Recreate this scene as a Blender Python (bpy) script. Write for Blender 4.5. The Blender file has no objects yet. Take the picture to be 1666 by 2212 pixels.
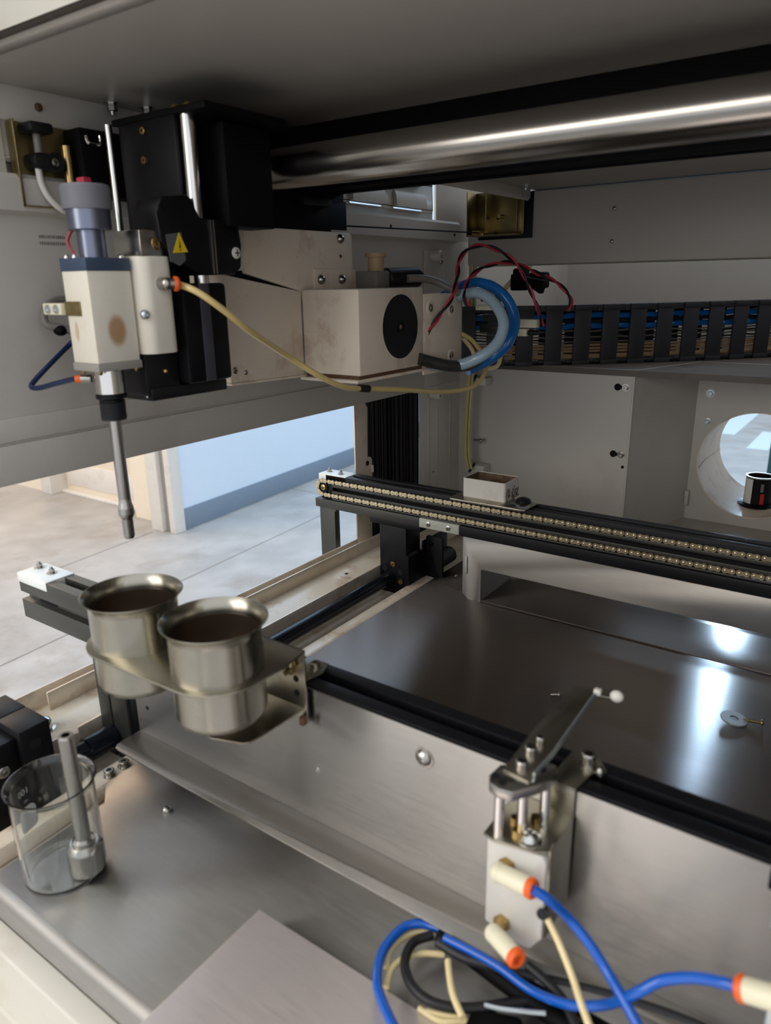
import bpy, bmesh, math, random
from mathutils import Vector, Matrix
random.seed(7)
PI = math.pi
H = 1.0157            # camera height above the room floor; all sizes in metres
sc = bpy.context.scene
COL = sc.collection

# ---------------------------------------------------------------- camera
cam_d = bpy.data.cameras.new('camera'); cam = bpy.data.objects.new('camera', cam_d); COL.objects.link(cam)
RX = Vector((0.81907017, 0.5734743, -0.01585185)); RY = Vector((0.15981754, -0.25462408, -0.95374259)); RZ = Vector((-0.55098313, 0.7786487, -0.30020624))
m = Matrix.Identity(4)
for i in range(3):
    m[i][0] = RX[i]; m[i][1] = -RY[i]; m[i][2] = -RZ[i]
m[2][3] = H
cam.matrix_world = m
cam_d.sensor_fit = 'VERTICAL'; cam_d.sensor_height = 36.0; cam_d.lens = 1574.0/2212*36
cam_d.clip_start = 0.01; cam_d.clip_end = 60
cam_d.dof.use_dof = True; cam_d.dof.focus_distance = 0.92; cam_d.dof.aperture_fstop = 9.0
sc.camera = cam

# ---------------------------------------------------------------- light and exposure
w = bpy.data.worlds.new('world'); sc.world = w; w.use_nodes = True
bg = w.node_tree.nodes['Background']; bg.inputs[0].default_value = (0.90, 0.93, 1.0, 1); bg.inputs[1].default_value = 1.15
sc.view_settings.view_transform = 'Standard'; sc.view_settings.look = 'None'
sc.view_settings.gamma = 1.0; sc.view_settings.exposure = 0.0; sc.view_settings.use_curve_mapping = False

def area(name, loc, target, sx, sy, power, col, spread=180):
    d = bpy.data.lights.new(name, 'AREA'); d.shape = 'RECTANGLE'; d.size = sx; d.size_y = sy
    d.energy = power; d.color = col; d.spread = math.radians(spread)
    o = bpy.data.objects.new(name, d); COL.objects.link(o)
    o.location = (loc[0], loc[1], loc[2]+H)
    v = Vector(target)-Vector(loc); o.rotation_euler = v.to_track_quat('-Z', 'Y').to_euler()
    return o
area('streak_light', (-1.05, 6.7, 0.28), (-0.07, 0.5, -0.36), 0.13, 0.9, 5.5, (0.50, 0.74, 1.0), 26)  # unseen lamp added beyond the hole to lay a streak on the deck
area('window_daylight', (-1.1, -1.2, 0.7), (-0.4, 0.5, -0.1), 1.8, 1.5, 30, (1.0, 0.93, 0.84))
area('room_daylight', (-1.9, 2.2, 1.5), (-2.1, 2.2, -1.0), 1.6, 2.6, 30, (0.34, 0.64, 1.0))
area('warm_corridor_lamp', (-3.3, 0.9, 0.9), (-3.4, 1.2, -1.0), 0.8, 0.8, 20, (1.0, 0.66, 0.36))
area('rear_daylight', (-0.6, 4.6, 1.6), (-0.6, 4.4, -1.0), 2.4, 2.4, 44, (0.32, 0.66, 1.0))

# ---------------------------------------------------------------- materials
def lin(c):
    return tuple((x/255/12.92 if x/255 <= 0.04045 else ((x/255+0.055)/1.055)**2.4) for x in c)+(1,)
MATS = {}
def mat(name, rgb, rough=0.5, metal=0.0, var=0.06, scale=30.0, stain=None, stain_amt=0.0, stain_scale=8.0, bump=0.0, bump_scale=200.0,
        aniso=0.0, tangent=None, trans=0.0, ior=1.45, sss=0.0, coat=0.0, rough_var=0.0, stretch=None, spec=None):
    m = bpy.data.materials.new(name); m.use_nodes = True
    nt = m.node_tree; N = nt.nodes; L = nt.links; b = N['Principled BSDF']
    tc = N.new('ShaderNodeTexCoord'); mp = N.new('ShaderNodeMapping'); L.new(tc.outputs['Object'], mp.inputs[0])
    if stretch: mp.inputs['Scale'].default_value = stretch
    nz = N.new('ShaderNodeTexNoise'); nz.inputs['Scale'].default_value = scale; nz.inputs['Detail'].default_value = 6
    L.new(mp.outputs[0], nz.inputs['Vector'])
    c = lin(rgb)
    mx = N.new('ShaderNodeMix'); mx.data_type = 'RGBA'
    L.new(nz.outputs['Fac'], mx.inputs['Factor'])
    mx.inputs['A'].default_value = tuple(max(0, v*(1-var*2.2)) for v in c[:3])+(1,)
    mx.inputs['B'].default_value = tuple(min(1, v*(1+var*2.2)) for v in c[:3])+(1,)
    out = mx.outputs['Result']
    if stain:
        n2 = N.new('ShaderNodeTexNoise'); n2.inputs['Scale'].default_value = stain_scale; n2.inputs['Detail'].default_value = 9; n2.inputs['Roughness'].default_value = 0.68
        L.new(tc.outputs['Object'], n2.inputs['Vector'])
        r = N.new('ShaderNodeValToRGB'); r.color_ramp.elements[0].position = 0.52; r.color_ramp.elements[1].position = 0.72
        r.color_ramp.elements[0].color = (0, 0, 0, 1); r.color_ramp.elements[1].color = (stain_amt,)*3+(1,)
        L.new(n2.outputs['Fac'], r.inputs[0])
        m2 = N.new('ShaderNodeMix'); m2.data_type = 'RGBA'
        L.new(r.outputs[0], m2.inputs['Factor']); L.new(out, m2.inputs['A']); m2.inputs['B'].default_value = lin(stain)
        out = m2.outputs['Result']
    L.new(out, b.inputs['Base Color'])
    b.inputs['Roughness'].default_value = rough; b.inputs['Metallic'].default_value = metal
    if rough_var:
        mr = N.new('ShaderNodeMapRange'); L.new(nz.outputs['Fac'], mr.inputs[0])
        mr.inputs['To Min'].default_value = rough-rough_var; mr.inputs['To Max'].default_value = rough+rough_var
        L.new(mr.outputs[0], b.inputs['Roughness'])
    b.inputs['IOR'].default_value = ior
    if trans: b.inputs['Transmission Weight'].default_value = trans
    if sss:
        b.inputs['Subsurface Weight'].default_value = sss; b.inputs['Subsurface Radius'].default_value = (0.004, 0.003, 0.002); b.inputs['Subsurface Scale'].default_value = 1.0
    if coat: b.inputs['Coat Weight'].default_value = coat
    if spec is not None: b.inputs['Specular IOR Level'].default_value = spec
    if bump:
        bp = N.new('ShaderNodeBump'); n3 = N.new('ShaderNodeTexNoise'); n3.inputs['Scale'].default_value = bump_scale; n3.inputs['Detail'].default_value = 4
        L.new(mp.outputs[0], n3.inputs['Vector'])
        L.new(n3.outputs['Fac'], bp.inputs['Height']); bp.inputs['Strength'].default_value = bump; bp.inputs['Distance'].default_value = 0.0006
        L.new(bp.outputs[0], b.inputs['Normal'])
    if aniso:
        b.inputs['Anisotropic'].default_value = aniso
        if tangent == 'radial':
            b.inputs['Anisotropic Rotation'].default_value = 0.25
            tg = N.new('ShaderNodeTangent'); tg.direction_type = 'RADIAL'; tg.axis = 'Z'; L.new(tg.outputs[0], b.inputs['Tangent'])
        elif tangent:
            cx = N.new('ShaderNodeCombineXYZ')
            for i in range(3): cx.inputs[i].default_value = tangent[i]
            L.new(cx.outputs[0], b.inputs['Tangent'])
    MATS[name] = m
    return m

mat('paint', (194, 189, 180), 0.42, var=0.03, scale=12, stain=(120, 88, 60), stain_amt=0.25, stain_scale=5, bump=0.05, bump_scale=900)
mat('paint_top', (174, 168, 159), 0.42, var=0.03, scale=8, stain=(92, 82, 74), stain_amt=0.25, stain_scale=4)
mat('paint_front', (205, 202, 190), 0.4, var=0.02, scale=12, stain=(150, 100, 60), stain_amt=0.25, stain_scale=9)
mat('housing_paint', (224, 210, 190), 0.38, var=0.03, scale=20, stain=(150, 98, 55), stain_amt=0.5, stain_scale=22, bump=0.04, bump_scale=900)
mat('pan_paint', (208, 197, 178), 0.22, var=0.05, scale=14, stain=(150, 105, 55), stain_amt=0.7, stain_scale=26)
mat('channel_metal', (214, 202, 184), 0.30, 0.35, var=0.03, scale=10, stain=(120, 85, 50), stain_amt=0.5, stain_scale=22)
mat('steel_sheet', (156, 153, 148), 0.34, 1.0, var=0.03, scale=60, stain=(140, 130, 120), stain_amt=0.45, stain_scale=9, aniso=1.0, tangent=(0, 0.02, 1), rough_var=0.05, stretch=(1, 18, 18), bump=0.03, bump_scale=120)
mat('steel_front', (156, 154, 150), 0.36, 0.9, var=0.03, scale=40, stain=(136, 122, 108), stain_amt=0.5, stain_scale=9, aniso=1.0, tangent=(0, 1, 0.02), rough_var=0.04, stretch=(1, 10, 10))  # same deck steel, kept lighter in colour for the room it reflects
mat('steel_deck', (116, 109, 104), 0.30, 1.0, var=0.03, scale=40, stain=(120, 106, 94), stain_amt=0.5, stain_scale=7, aniso=1.0, tangent=(0, 1, 0.02), rough_var=0.02, stretch=(1, 10, 10))  # deck steel darkened in colour for the dim interior it reflects
mat('steel_raised', (222, 214, 212), 0.34, 0.8, var=0.04, scale=60, aniso=0.9, tangent=(0, 1, 0.02), rough_var=0.06, stretch=(1, 25, 25), bump=0.04, bump_scale=120)
mat('steel_bracket', (170, 165, 150), 0.32, 1.0, var=0.05, scale=30, stain=(110, 82, 55), stain_amt=0.6, stain_scale=30)
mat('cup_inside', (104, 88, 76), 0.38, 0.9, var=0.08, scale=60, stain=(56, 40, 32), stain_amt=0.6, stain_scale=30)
mat('cup_steel', (172, 168, 154), 0.26, 1.0, var=0.03, scale=50, aniso=0.85, tangent='radial', rough_var=0.05)
mat('chrome', (215, 213, 208), 0.12, 1.0, var=0.02)
mat('tube_steel', (160, 156, 150), 0.20, 1.0, var=0.04, scale=30)
mat('cast_alloy', (200, 198, 190), 0.42, 0.15, var=0.04, scale=40, stain=(170, 130, 90), stain_amt=0.3, stain_scale=40)
mat('shelf_dark', (92, 84, 76), 0.5, var=0.08, scale=14, stain=(50, 38, 30), stain_amt=0.6, stain_scale=12)
mat('satin_steel', (175, 172, 166), 0.26, 1.0, var=0.05, scale=80)
mat('grey_metal', (70, 70, 66), 0.42, 0.6, var=0.05, scale=60)
mat('rail_grey', (82, 82, 76), 0.4, 0.75, var=0.04, scale=40, stretch=(1, 12, 12))
mat('rail_black', (13, 14, 18), 0.45, 0.1, var=0.06, scale=40, stretch=(1, 12, 12), spec=0.35)
mat('black_metal', (13, 13, 16), 0.42, 0.2, var=0.1, scale=40, stain=(34, 33, 34), stain_amt=0.3, stain_scale=30, spec=0.3)
mat('black_plastic', (15, 15, 17), 0.45, var=0.08, scale=40)
mat('charcoal', (34, 35, 38), 0.5, var=0.06, scale=40)
mat('rod_black', (24, 28, 36), 0.2, 0.4, var=0.06, scale=40)
mat('rubber', (7, 7, 8), 0.65, var=0.1, spec=0.15)
mat('strip_grey', (62, 60, 68), 0.5, var=0.05)
mat('bristle', (14, 14, 17), 0.45, var=0.35, scale=6, stretch=(1, 60, 0.6))
mat('nylon', (226, 220, 204), 0.38, var=0.03, scale=12, stain=(205, 180, 140), stain_amt=0.25, stain_scale=20, sss=0.25)
mat('nylon_stain', (190, 150, 100), 0.45, var=0.08, scale=60)
mat('white_cap', (222, 226, 222), 0.3, var=0.02, stain=(150, 98, 50), stain_amt=0.25, stain_scale=60, sss=0.2)
mat('uhmw', (170, 172, 160), 0.4, var=0.04, stain=(140, 95, 60), stain_amt=0.6, stain_scale=60, sss=0.15)
mat('chain_metal', (206, 192, 158), 0.3, 0.85, var=0.05, scale=200)
mat('chain_dark', (88, 76, 62), 0.4, 0.8, var=0.05, scale=200)
mat('brass', (176, 150, 100), 0.26, 1.0, var=0.05)
mat('zinc_brass', (150, 134, 92), 0.3, 0.85, var=0.1, scale=30, stain=(80, 62, 40), stain_amt=0.6, stain_scale=30)
mat('blue_grey', (66, 82, 104), 0.45, 0.3, var=0.04)
mat('motor_metal', (120, 126, 142), 0.28, 0.85, var=0.03)
mat('motor_cap', (110, 110, 116), 0.5, var=0.03)
mat('glass', (250, 252, 250), 0.01, var=0.0, trans=1.0, ior=1.47)
mat('white_print', (232, 232, 228), 0.6, var=0.02)
mat('red_print', (190, 40, 40), 0.6, var=0.02)
mat('blue_tube', (0, 82, 176), 0.25, var=0.04, coat=0.3)
mat('blue_hose', (20, 104, 176), 0.25, var=0.08, coat=0.3)
mat('navy_tube', (22, 38, 72), 0.3, var=0.05)
mat('clear_hose', (150, 172, 184), 0.2, var=0.05, coat=0.4)
mat('pale_tube', (206, 182, 120), 0.28, var=0.05, coat=0.3)
mat('clear_yellow', (190, 178, 128), 0.22, var=0.1, coat=0.4)
mat('cream_wire', (222, 204, 154), 0.4, var=0.04)
mat('tan_wire', (168, 140, 104), 0.5, var=0.1)
mat('grey_wire', (120, 114, 106), 0.45, var=0.05)
mat('red_wire', (170, 44, 62), 0.4, var=0.06)
mat('orange', (228, 96, 32), 0.4, var=0.03)
mat('fitting_cream', (218, 212, 184), 0.4, var=0.03, sss=0.1)
mat('zinc_plate', (196, 204, 206), 0.3, 0.85, var=0.06)
mat('yellow_label', (224, 190, 20), 0.5, var=0.02)
mat('label_black', (16, 16, 16), 0.5, var=0.02)
mat('label_silver', (120, 120, 120), 0.3, 0.6, var=0.02)
mat('hole_black', (4, 4, 4), 0.9, var=0.0)
mat('foam_tan', (150, 124, 92), 0.9, var=0.15, scale=200, stain=(40, 30, 24), stain_amt=0.8, stain_scale=60)
mat('residue', (46, 26, 18), 0.3, var=0.2, scale=80)
mat('concrete', (168, 166, 162), 0.4, var=0.16, scale=7, stain=(132, 118, 104), stain_amt=0.75, stain_scale=2.6, rough_var=0.08)
mat('joint', (140, 134, 128), 0.8, var=0.1)
mat('wall_white', (206, 220, 232), 0.6, var=0.01)
mat('wall_cream', (232, 220, 200), 0.6, var=0.02, stain=(196, 178, 150), stain_amt=0.3, stain_scale=4)
mat('base_blue_grey', (116, 132, 148), 0.5, var=0.03)
mat('trim_white', (222, 218, 210), 0.5, var=0.02, stain=(150, 140, 128), stain_amt=0.3, stain_scale=12)
mat('trim_grey', (150, 146, 138), 0.5, var=0.03)
mat('post_green', (40, 74, 78), 0.5, var=0.03)
mat('stamp_ink', (120, 114, 108), 0.6, var=0.02)
mat('rust', (92, 66, 48), 0.8, var=0.2, scale=80)
mat('tray_stained', (104, 84, 66), 0.4, var=0.1, stain=(38, 24, 16), stain_amt=1.0, stain_scale=60)
mat('tray_white', (204, 200, 190), 0.35, var=0.03, stain=(150, 140, 124), stain_amt=0.3, stain_scale=40)

def spots(name, base, lst):
    m = MATS[base].copy(); m.name = name; MATS[name] = m; N = m.node_tree.nodes; L = m.node_tree.links; b = N['Principled BSDF']
    src = b.inputs['Base Color'].links[0].from_socket; tc = N.new('ShaderNodeTexCoord')
    for c, s, col, amt in lst:
        sb = N.new('ShaderNodeVectorMath'); sb.operation = 'SUBTRACT'; L.new(tc.outputs['Object'], sb.inputs[0]); sb.inputs[1].default_value = c
        dv = N.new('ShaderNodeVectorMath'); dv.operation = 'DIVIDE'; L.new(sb.outputs[0], dv.inputs[0]); dv.inputs[1].default_value = s
        ln = N.new('ShaderNodeVectorMath'); ln.operation = 'LENGTH'; L.new(dv.outputs[0], ln.inputs[0])
        mr = N.new('ShaderNodeMapRange'); mr.interpolation_type = 'SMOOTHSTEP'; L.new(ln.outputs['Value'], mr.inputs[0])
        mr.inputs['From Min'].default_value = 0.6; mr.inputs['From Max'].default_value = 1.15; mr.inputs['To Min'].default_value = amt; mr.inputs['To Max'].default_value = 0
        mx = N.new('ShaderNodeMix'); mx.data_type = 'RGBA'; L.new(mr.outputs[0], mx.inputs['Factor']); L.new(src, mx.inputs['A']); mx.inputs['B'].default_value = lin(col); src = mx.outputs['Result']
    L.new(src, b.inputs['Base Color'])

# ---------------------------------------------------------------- mesh helpers
class MB:
    def __init__(s): s.b = bmesh.new()
    def box(s, x0, x1, y0, y1, z0, z1):
        vs = [s.b.verts.new((x, y, z)) for x in (x0, x1) for y in (y0, y1) for z in (z0, z1)]
        for f in ((0, 1, 3, 2), (4, 6, 7, 5), (0, 4, 5, 1), (2, 3, 7, 6), (0, 2, 6, 4), (1, 5, 7, 3)):
            s.b.faces.new([vs[i] for i in f])
        return s
    def prism(s, pts, axis, a, b):
        """outline pts in the plane normal to axis, extruded from a to b"""
        def P(p, t):
            return {'x': (t, p[0], p[1]), 'y': (p[0], t, p[1]), 'z': (p[0], p[1], t)}[axis]
        va = [s.b.verts.new(P(p, a)) for p in pts]; vb = [s.b.verts.new(P(p, b)) for p in pts]
        n = len(pts)
        s.b.faces.new(va); s.b.faces.new(vb[::-1])
        for i in range(n): s.b.faces.new((va[i], vb[i], vb[(i+1) % n], va[(i+1) % n]))
        return s
    def frame(s, outer, inner, axis, a, b):
        """plate with a hole: outer and inner loops with the same number of points"""
        def P(p, t):
            return {'x': (t, p[0], p[1]), 'y': (p[0], t, p[1]), 'z': (p[0], p[1], t)}[axis]
        L = [[s.b.verts.new(P(p, t)) for p in l] for t in (a, b) for l in (outer, inner)]
        n = len(outer)
        for i in range(n):
            j = (i+1) % n
            s.b.faces.new((L[0][i], L[0][j], L[1][j], L[1][i])); s.b.faces.new((L[2][i], L[3][i], L[3][j], L[2][j]))
            s.b.faces.new((L[0][i], L[2][i], L[2][j], L[0][j])); s.b.faces.new((L[1][i], L[1][j], L[3][j], L[3][i]))
        return s
    def lathe(s, o, axis, prof, seg=32, close=False):
        """prof: (radius, distance along axis) list, revolved about the axis through o"""
        o = Vector(o); ax = Vector(axis).normalized()
        u = ax.orthogonal().normalized(); v = ax.cross(u)
        rings = []
        P2 = []                                   # hold the shading of long straight runs with rings near their ends
        for i, q in enumerate(prof):
            if i:
                a = prof[i-1]; L_ = math.hypot(q[0]-a[0], q[1]-a[1])
                if L_ > 0.005:
                    for f in (0.0004/L_, 1-0.0004/L_): P2.append((a[0]+(q[0]-a[0])*f, a[1]+(q[1]-a[1])*f))
            P2.append(q)
        for r, h in P2:
            if r <= 1e-7: rings.append([s.b.verts.new(o+ax*h)])
            else: rings.append([s.b.verts.new(o+ax*h+(u*math.cos(2*PI*k/seg)+v*math.sin(2*PI*k/seg))*r) for k in range(seg)])
        if close: rings.append(rings[0])
        for A, B in zip(rings[:-1], rings[1:]):
            for k in range(seg):
                j = (k+1) % seg
                if len(A) == 1 and len(B) == 1: continue
                if len(A) == 1: s.b.faces.new((A[0], B[k], B[j]))
                elif len(B) == 1: s.b.faces.new((A[k], A[j], B[0]))
                else: s.b.faces.new((A[k], A[j], B[j], B[k]))
        return s
    def cyl(s, p0, p1, r, seg=24, r1=None):
        p0 = Vector(p0); p1 = Vector(p1); h = (p1-p0).length
        return s.lathe(p0, p1-p0, [(0, 0), (r, 0), (r if r1 is None else r1, h), (0, h)], seg)
    def tube(s, pts, r, seg=12, sub=8, cap=True):
        P = spline(pts, sub)
        t = (P[1]-P[0]).normalized(); u = t.orthogonal().normalized(); rings = []
        for i, p in enumerate(P):
            t2 = (P[min(i+1, len(P)-1)]-P[max(i-1, 0)]).normalized()
            u = (u-t2*u.dot(t2)).normalized(); v = t2.cross(u)
            rings.append([s.b.verts.new(p+(u*math.cos(2*PI*k/seg)+v*math.sin(2*PI*k/seg))*r) for k in range(seg)])
        for A, B in zip(rings[:-1], rings[1:]):
            for k in range(seg):
                j = (k+1) % seg; s.b.faces.new((A[k], A[j], B[j], B[k]))
        if cap: s.b.faces.new(rings[0][::-1]); s.b.faces.new(rings[-1])
        return s
    def sphere(s, c, r, sx=1, sy=1, sz=1):
        bmesh.ops.create_uvsphere(s.b, u_segments=20, v_segments=12, radius=r, matrix=Matrix.Translation(Vector(c)) @ Matrix.Diagonal((sx, sy, sz, 1)))
        return s

def spline(pts, sub=8):
    pts = [Vector(p) for p in pts]
    if len(pts) < 3: return pts
    out = []
    for i in range(len(pts)-1):
        p0 = pts[max(i-1, 0)]; p1 = pts[i]; p2 = pts[i+1]; p3 = pts[min(i+2, len(pts)-1)]
        for k in range(sub):
            t = k/sub
            out.append(0.5*((2*p1)+(p2-p0)*t+(2*p0-5*p1+4*p2-p3)*t*t+(3*p1-p0-3*p2+p3)*t**3))
    out.append(pts[-1]); return out

ORG = {}
def finish(mb, name, origin, bevel=0.0, seg=2, ang=35):
    b = mb.b
    bmesh.ops.remove_doubles(b, verts=b.verts, dist=1e-7)
    bmesh.ops.recalc_face_normals(b, faces=b.faces)
    if bevel:
        es = [e for e in b.edges if len(e.link_faces) == 2 and e.calc_face_angle(0) > math.radians(40)]
        if es: bmesh.ops.bevel(b, geom=es, offset=bevel, segments=seg, affect='EDGES', profile=0.5, clamp_overlap=True)
    for e in b.edges:
        e.smooth = not (len(e.link_faces) == 2 and e.calc_face_angle(0) > math.radians(ang))
    for f in b.faces: f.smooth = True
    bmesh.ops.translate(b, verts=b.verts, vec=-Vector(origin))
    me = bpy.data.meshes.new(name); b.to_mesh(me); b.free()
    return me

def thing(name, label, cat, loc, group=None):
    o = bpy.data.objects.new(name, None); COL.objects.link(o); o.empty_display_size = 0.01
    o.location = (loc[0], loc[1], loc[2]+H); ORG[o] = Vector(loc)
    o['label'] = label; o['category'] = cat
    if group: o['group'] = group
    return o

def part(name, mb, m, parent, bevel=0.0, label=None, ang=35, seg=2):
    me = finish(mb, name, ORG[parent], bevel, seg, ang)
    me.materials.append(MATS[m])
    o = bpy.data.objects.new(name, me); COL.objects.link(o); o.parent = parent; ORG[o] = ORG[parent]
    if label: o['label'] = label
    return o

# soft stains that belong to the white block
spots('nylon_block', 'nylon', [((0.0138, 0.0020, 0.1560), (0.004, 0.0080, 0.0115), (168, 124, 74), 0.85), ((-0.0062, -0.0162, 0.1560), (0.0026, 0.004, 0.0075), (190, 150, 100), 0.6)])

def solid(name, mb, m, label=None, cat=None, group=None, bevel=0.0, kind=None, ang=35):
    """a thing (or a piece of the setting) that is one mesh"""
    mb.b.verts.ensure_lookup_table()
    xs = [v.co.x for v in mb.b.verts]; ys = [v.co.y for v in mb.b.verts]; zs = [v.co.z for v in mb.b.verts]
    o0 = Vector(((min(xs)+max(xs))/2, (min(ys)+max(ys))/2, min(zs)))
    me = finish(mb, name, o0, bevel, 2, ang); me.materials.append(MATS[m])
    o = bpy.data.objects.new(name, me); COL.objects.link(o); o.location = o0+Vector((0, 0, H)); ORG[o] = o0
    if label: o['label'] = label
    if cat: o['category'] = cat
    if group: o['group'] = group
    if kind: o['kind'] = kind
    return o

def struct(name, mb, m, bevel=0.0, label=None, ang=35):
    return solid(name, mb, m, label=label, kind='structure', bevel=bevel, ang=ang)

def circle(cx, cy, r, n=48, a0=0):
    return [(cx+r*math.cos(a0+2*PI*k/n), cy+r*math.sin(a0+2*PI*k/n)) for k in range(n)]
def rect_loop(x0, x1, y0, y1, cx, cy, n=48):
    """points on a rectangle seen from (cx,cy) at n equal angles, so it pairs with circle()"""
    out = []
    for k in range(n):
        a = 2*PI*k/n; dx = math.cos(a); dy = math.sin(a); t = 1e9
        if dx > 1e-9: t = min(t, (x1-cx)/dx)
        if dx < -1e-9: t = min(t, (x0-cx)/dx)
        if dy > 1e-9: t = min(t, (y1-cy)/dy)
        if dy < -1e-9: t = min(t, (y0-cy)/dy)
        out.append([cx+dx*t, cy+dy*t])
    for c in ((x0, y0), (x0, y1), (x1, y0), (x1, y1)):
        k = min(range(n), key=lambda i: (out[i][0]-c[0])**2+(out[i][1]-c[1])**2)
        out[k] = list(c)
    return out
def rounded(x0, x1, y0, y1, r, n=6):
    out = []
    for cx, cy, a in ((x1-r, y1-r, 0), (x0+r, y1-r, PI/2), (x0+r, y0+r, PI), (x1-r, y0+r, 1.5*PI)):
        for k in range(n+1):
            t = a+PI/2*k/n; out.append((cx+r*math.cos(t), cy+r*math.sin(t)))
    return out

def screw(parent, c, axis, r, h=None, m='satin_steel', kind='hex', washer=0, name='screw', label=None):
    """socket or button head screw standing on point c and pointing along axis"""
    h = h or r*0.9; mb = MB(); ax = Vector(axis).normalized(); c = Vector(c)
    if washer:
        mb.lathe(c, ax, [(0, 0), (washer, 0), (washer, 0.0006), (0, 0.0006)], 28); c = c+ax*0.0005
    if kind == 'hex':
        mb.lathe(c, ax, [(0, 0), (r, 0), (r, h), (r*0.86, h*1.12), (r*0.5, h*1.12), (r*0.42, h*0.35), (0, h*0.35)], 24)
    elif kind == 'bolt':
        mb.lathe(c, ax, [(0, 0), (r, 0), (r, h*0.92), (r*0.9, h), (0, h)], 6)
        mb.lathe(c+ax*h, ax, [(0, 0), (r*0.55, 0), (r*0.5, h*0.5), (0, h*0.55)], 16)
    elif kind == 'button':
        mb.lathe(c, ax, [(0, 0), (r, 0), (r*0.95, h*0.35), (r*0.7, h*0.8), (r*0.38, h), (r*0.33, h*0.5), (0, h*0.5)], 24)
    elif kind == 'phillips':
        mb.lathe(c, ax, [(0, 0), (r, 0), (r*0.96, h*0.5), (r*0.6, h), (0, h*1.05)], 24)
        u = ax.orthogonal().normalized(); v = ax.cross(u)
    o = part(name, mb, m, parent, label=label)
    if kind == 'phillips':
        mb = MB(); u = Vector((0, 0, 1)) if abs(ax.z) < 0.5 else Vector((1, 0, 0)); v = ax.cross(u).normalized()
        for A, B in ((u, v), (v, u)):
            q = [c+ax*(h*t)+A*(r*0.55*a)+B*(r*0.1*b) for t in (0.7, 1.12) for a, b in ((-1, -1), (1, -1), (1, 1), (-1, 1))]
            vs = [mb.b.verts.new(p) for p in q]
            for f in ((0, 3, 2, 1), (4, 5, 6, 7), (0, 1, 5, 4), (1, 2, 6, 5), (2, 3, 7, 6), (3, 0, 4, 7)): mb.b.faces.new([vs[i] for i in f])
        part('cross_recess', mb, 'hole_black', o)
    return o

def hole(parent, c, axis, r, name='drilled_hole'):
    return part(name, MB().lathe(c, axis, [(0, 0.0003), (r, 0.0003), (r, -0.0005), (0, -0.0005)], 20), 'hole_black', parent)

def dup(o, parent=None):
    c = o.copy(); COL.objects.link(c); ORG[c] = ORG[o]
    if parent is not None: c.parent = parent
    for ch in list(o.children): dup(ch, c)
    return c

# cable paths, metres from the camera's foot
C = {}
C['pale_tube'] = [(-0.4419, 0.3662, 0.0019), (-0.4261, 0.3712, -0.004), (-0.4168, 0.3857, -0.0167), (-0.4162, 0.4117, -0.0338), (-0.4316, 0.4685, -0.0578), (-0.4226, 0.4993, -0.0778), (-0.4182, 0.5295, -0.0909), (-0.4166, 0.5668, -0.0971), (-0.4133, 0.6178, -0.1041), (-0.409, 0.6936, -0.1152), (-0.4041, 0.748, -0.1163), (-0.4039, 0.7789, -0.1032), (-0.4131, 0.7919, -0.0859), (-0.4226, 0.7798, -0.0665), (-0.43, 0.7651, -0.0578)]
C['blue_hose'] = [(-0.4417, 0.7473, -0.0159), (-0.4366, 0.7807, -0.0053), (-0.4123, 0.7861, -0.0025), (-0.3856, 0.7866, -0.017), (-0.3719, 0.7865, -0.0423), (-0.3737, 0.7756, -0.0673), (-0.3918, 0.7685, -0.0856), (-0.4067, 0.7409, -0.0968)]
C['clear_hose'] = [(-0.4288, 0.7563, -0.0161), (-0.4072, 0.7602, -0.0123), (-0.3858, 0.7587, -0.0222), (-0.368, 0.7504, -0.043), (-0.3698, 0.7408, -0.0647), (-0.3838, 0.725, -0.0799), (-0.4082, 0.717, -0.0893), (-0.4262, 0.6923, -0.0868)]
C['wireA'] = [(-0.4295, 0.6898, -0.0541), (-0.4213, 0.7033, -0.0342), (-0.413, 0.7164, -0.0152), (-0.4174, 0.7336, 0.0039), (-0.4238, 0.7485, 0.0211), (-0.4234, 0.7665, 0.0336), (-0.4156, 0.7868, 0.0388), (-0.4005, 0.8074, 0.0312), (-0.3872, 0.8237, 0.0159), (-0.3762, 0.8343, -0.0102), (-0.3671, 0.8433, -0.0369), (-0.3655, 0.851, -0.0534)]
C['wireB'] = [(-0.4124, 0.7509, -0.027), (-0.4181, 0.7511, -0.016), (-0.4222, 0.7677, 0.0013), (-0.4172, 0.7889, 0.0138), (-0.4055, 0.8123, 0.0198), (-0.3944, 0.8326, 0.0187), (-0.3812, 0.8635, 0.0081), (-0.3668, 0.8947, -0.0042), (-0.3507, 0.8991, -0.0224), (-0.3506, 0.8935, -0.0371)]
C['grey_cable'] = [(-0.4622, 0.7018, 0.0038), (-0.4532, 0.7209, 0.0035), (-0.4453, 0.7377, -0.0006), (-0.4313, 0.7447, -0.0083), (-0.4245, 0.7593, -0.0162)]
C['grey_cable2'] = [(-0.4268, 0.6696, -0.0783), (-0.4214, 0.6845, -0.0828), (-0.4094, 0.7037, -0.0881), (-0.4047, 0.7318, -0.0906), (-0.4001, 0.7617, -0.088)]
C['tan_cable'] = [(-0.4319, 0.7743, -0.0637), (-0.4257, 0.7861, -0.0778), (-0.4158, 0.7859, -0.0964), (-0.4023, 0.8078, -0.0978), (-0.4113, 0.8367, -0.0729)]
C['navy_tube'] = [(-0.5508, 0.3537, -0.037), (-0.5564, 0.347, -0.044), (-0.5519, 0.3261, -0.0566), (-0.5505, 0.3099, -0.0681), (-0.5468, 0.3044, -0.0722), (-0.5369, 0.305, -0.0723), (-0.5226, 0.31, -0.0688), (-0.507, 0.316, -0.0651), (-0.4961, 0.3179, -0.0637)]
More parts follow.
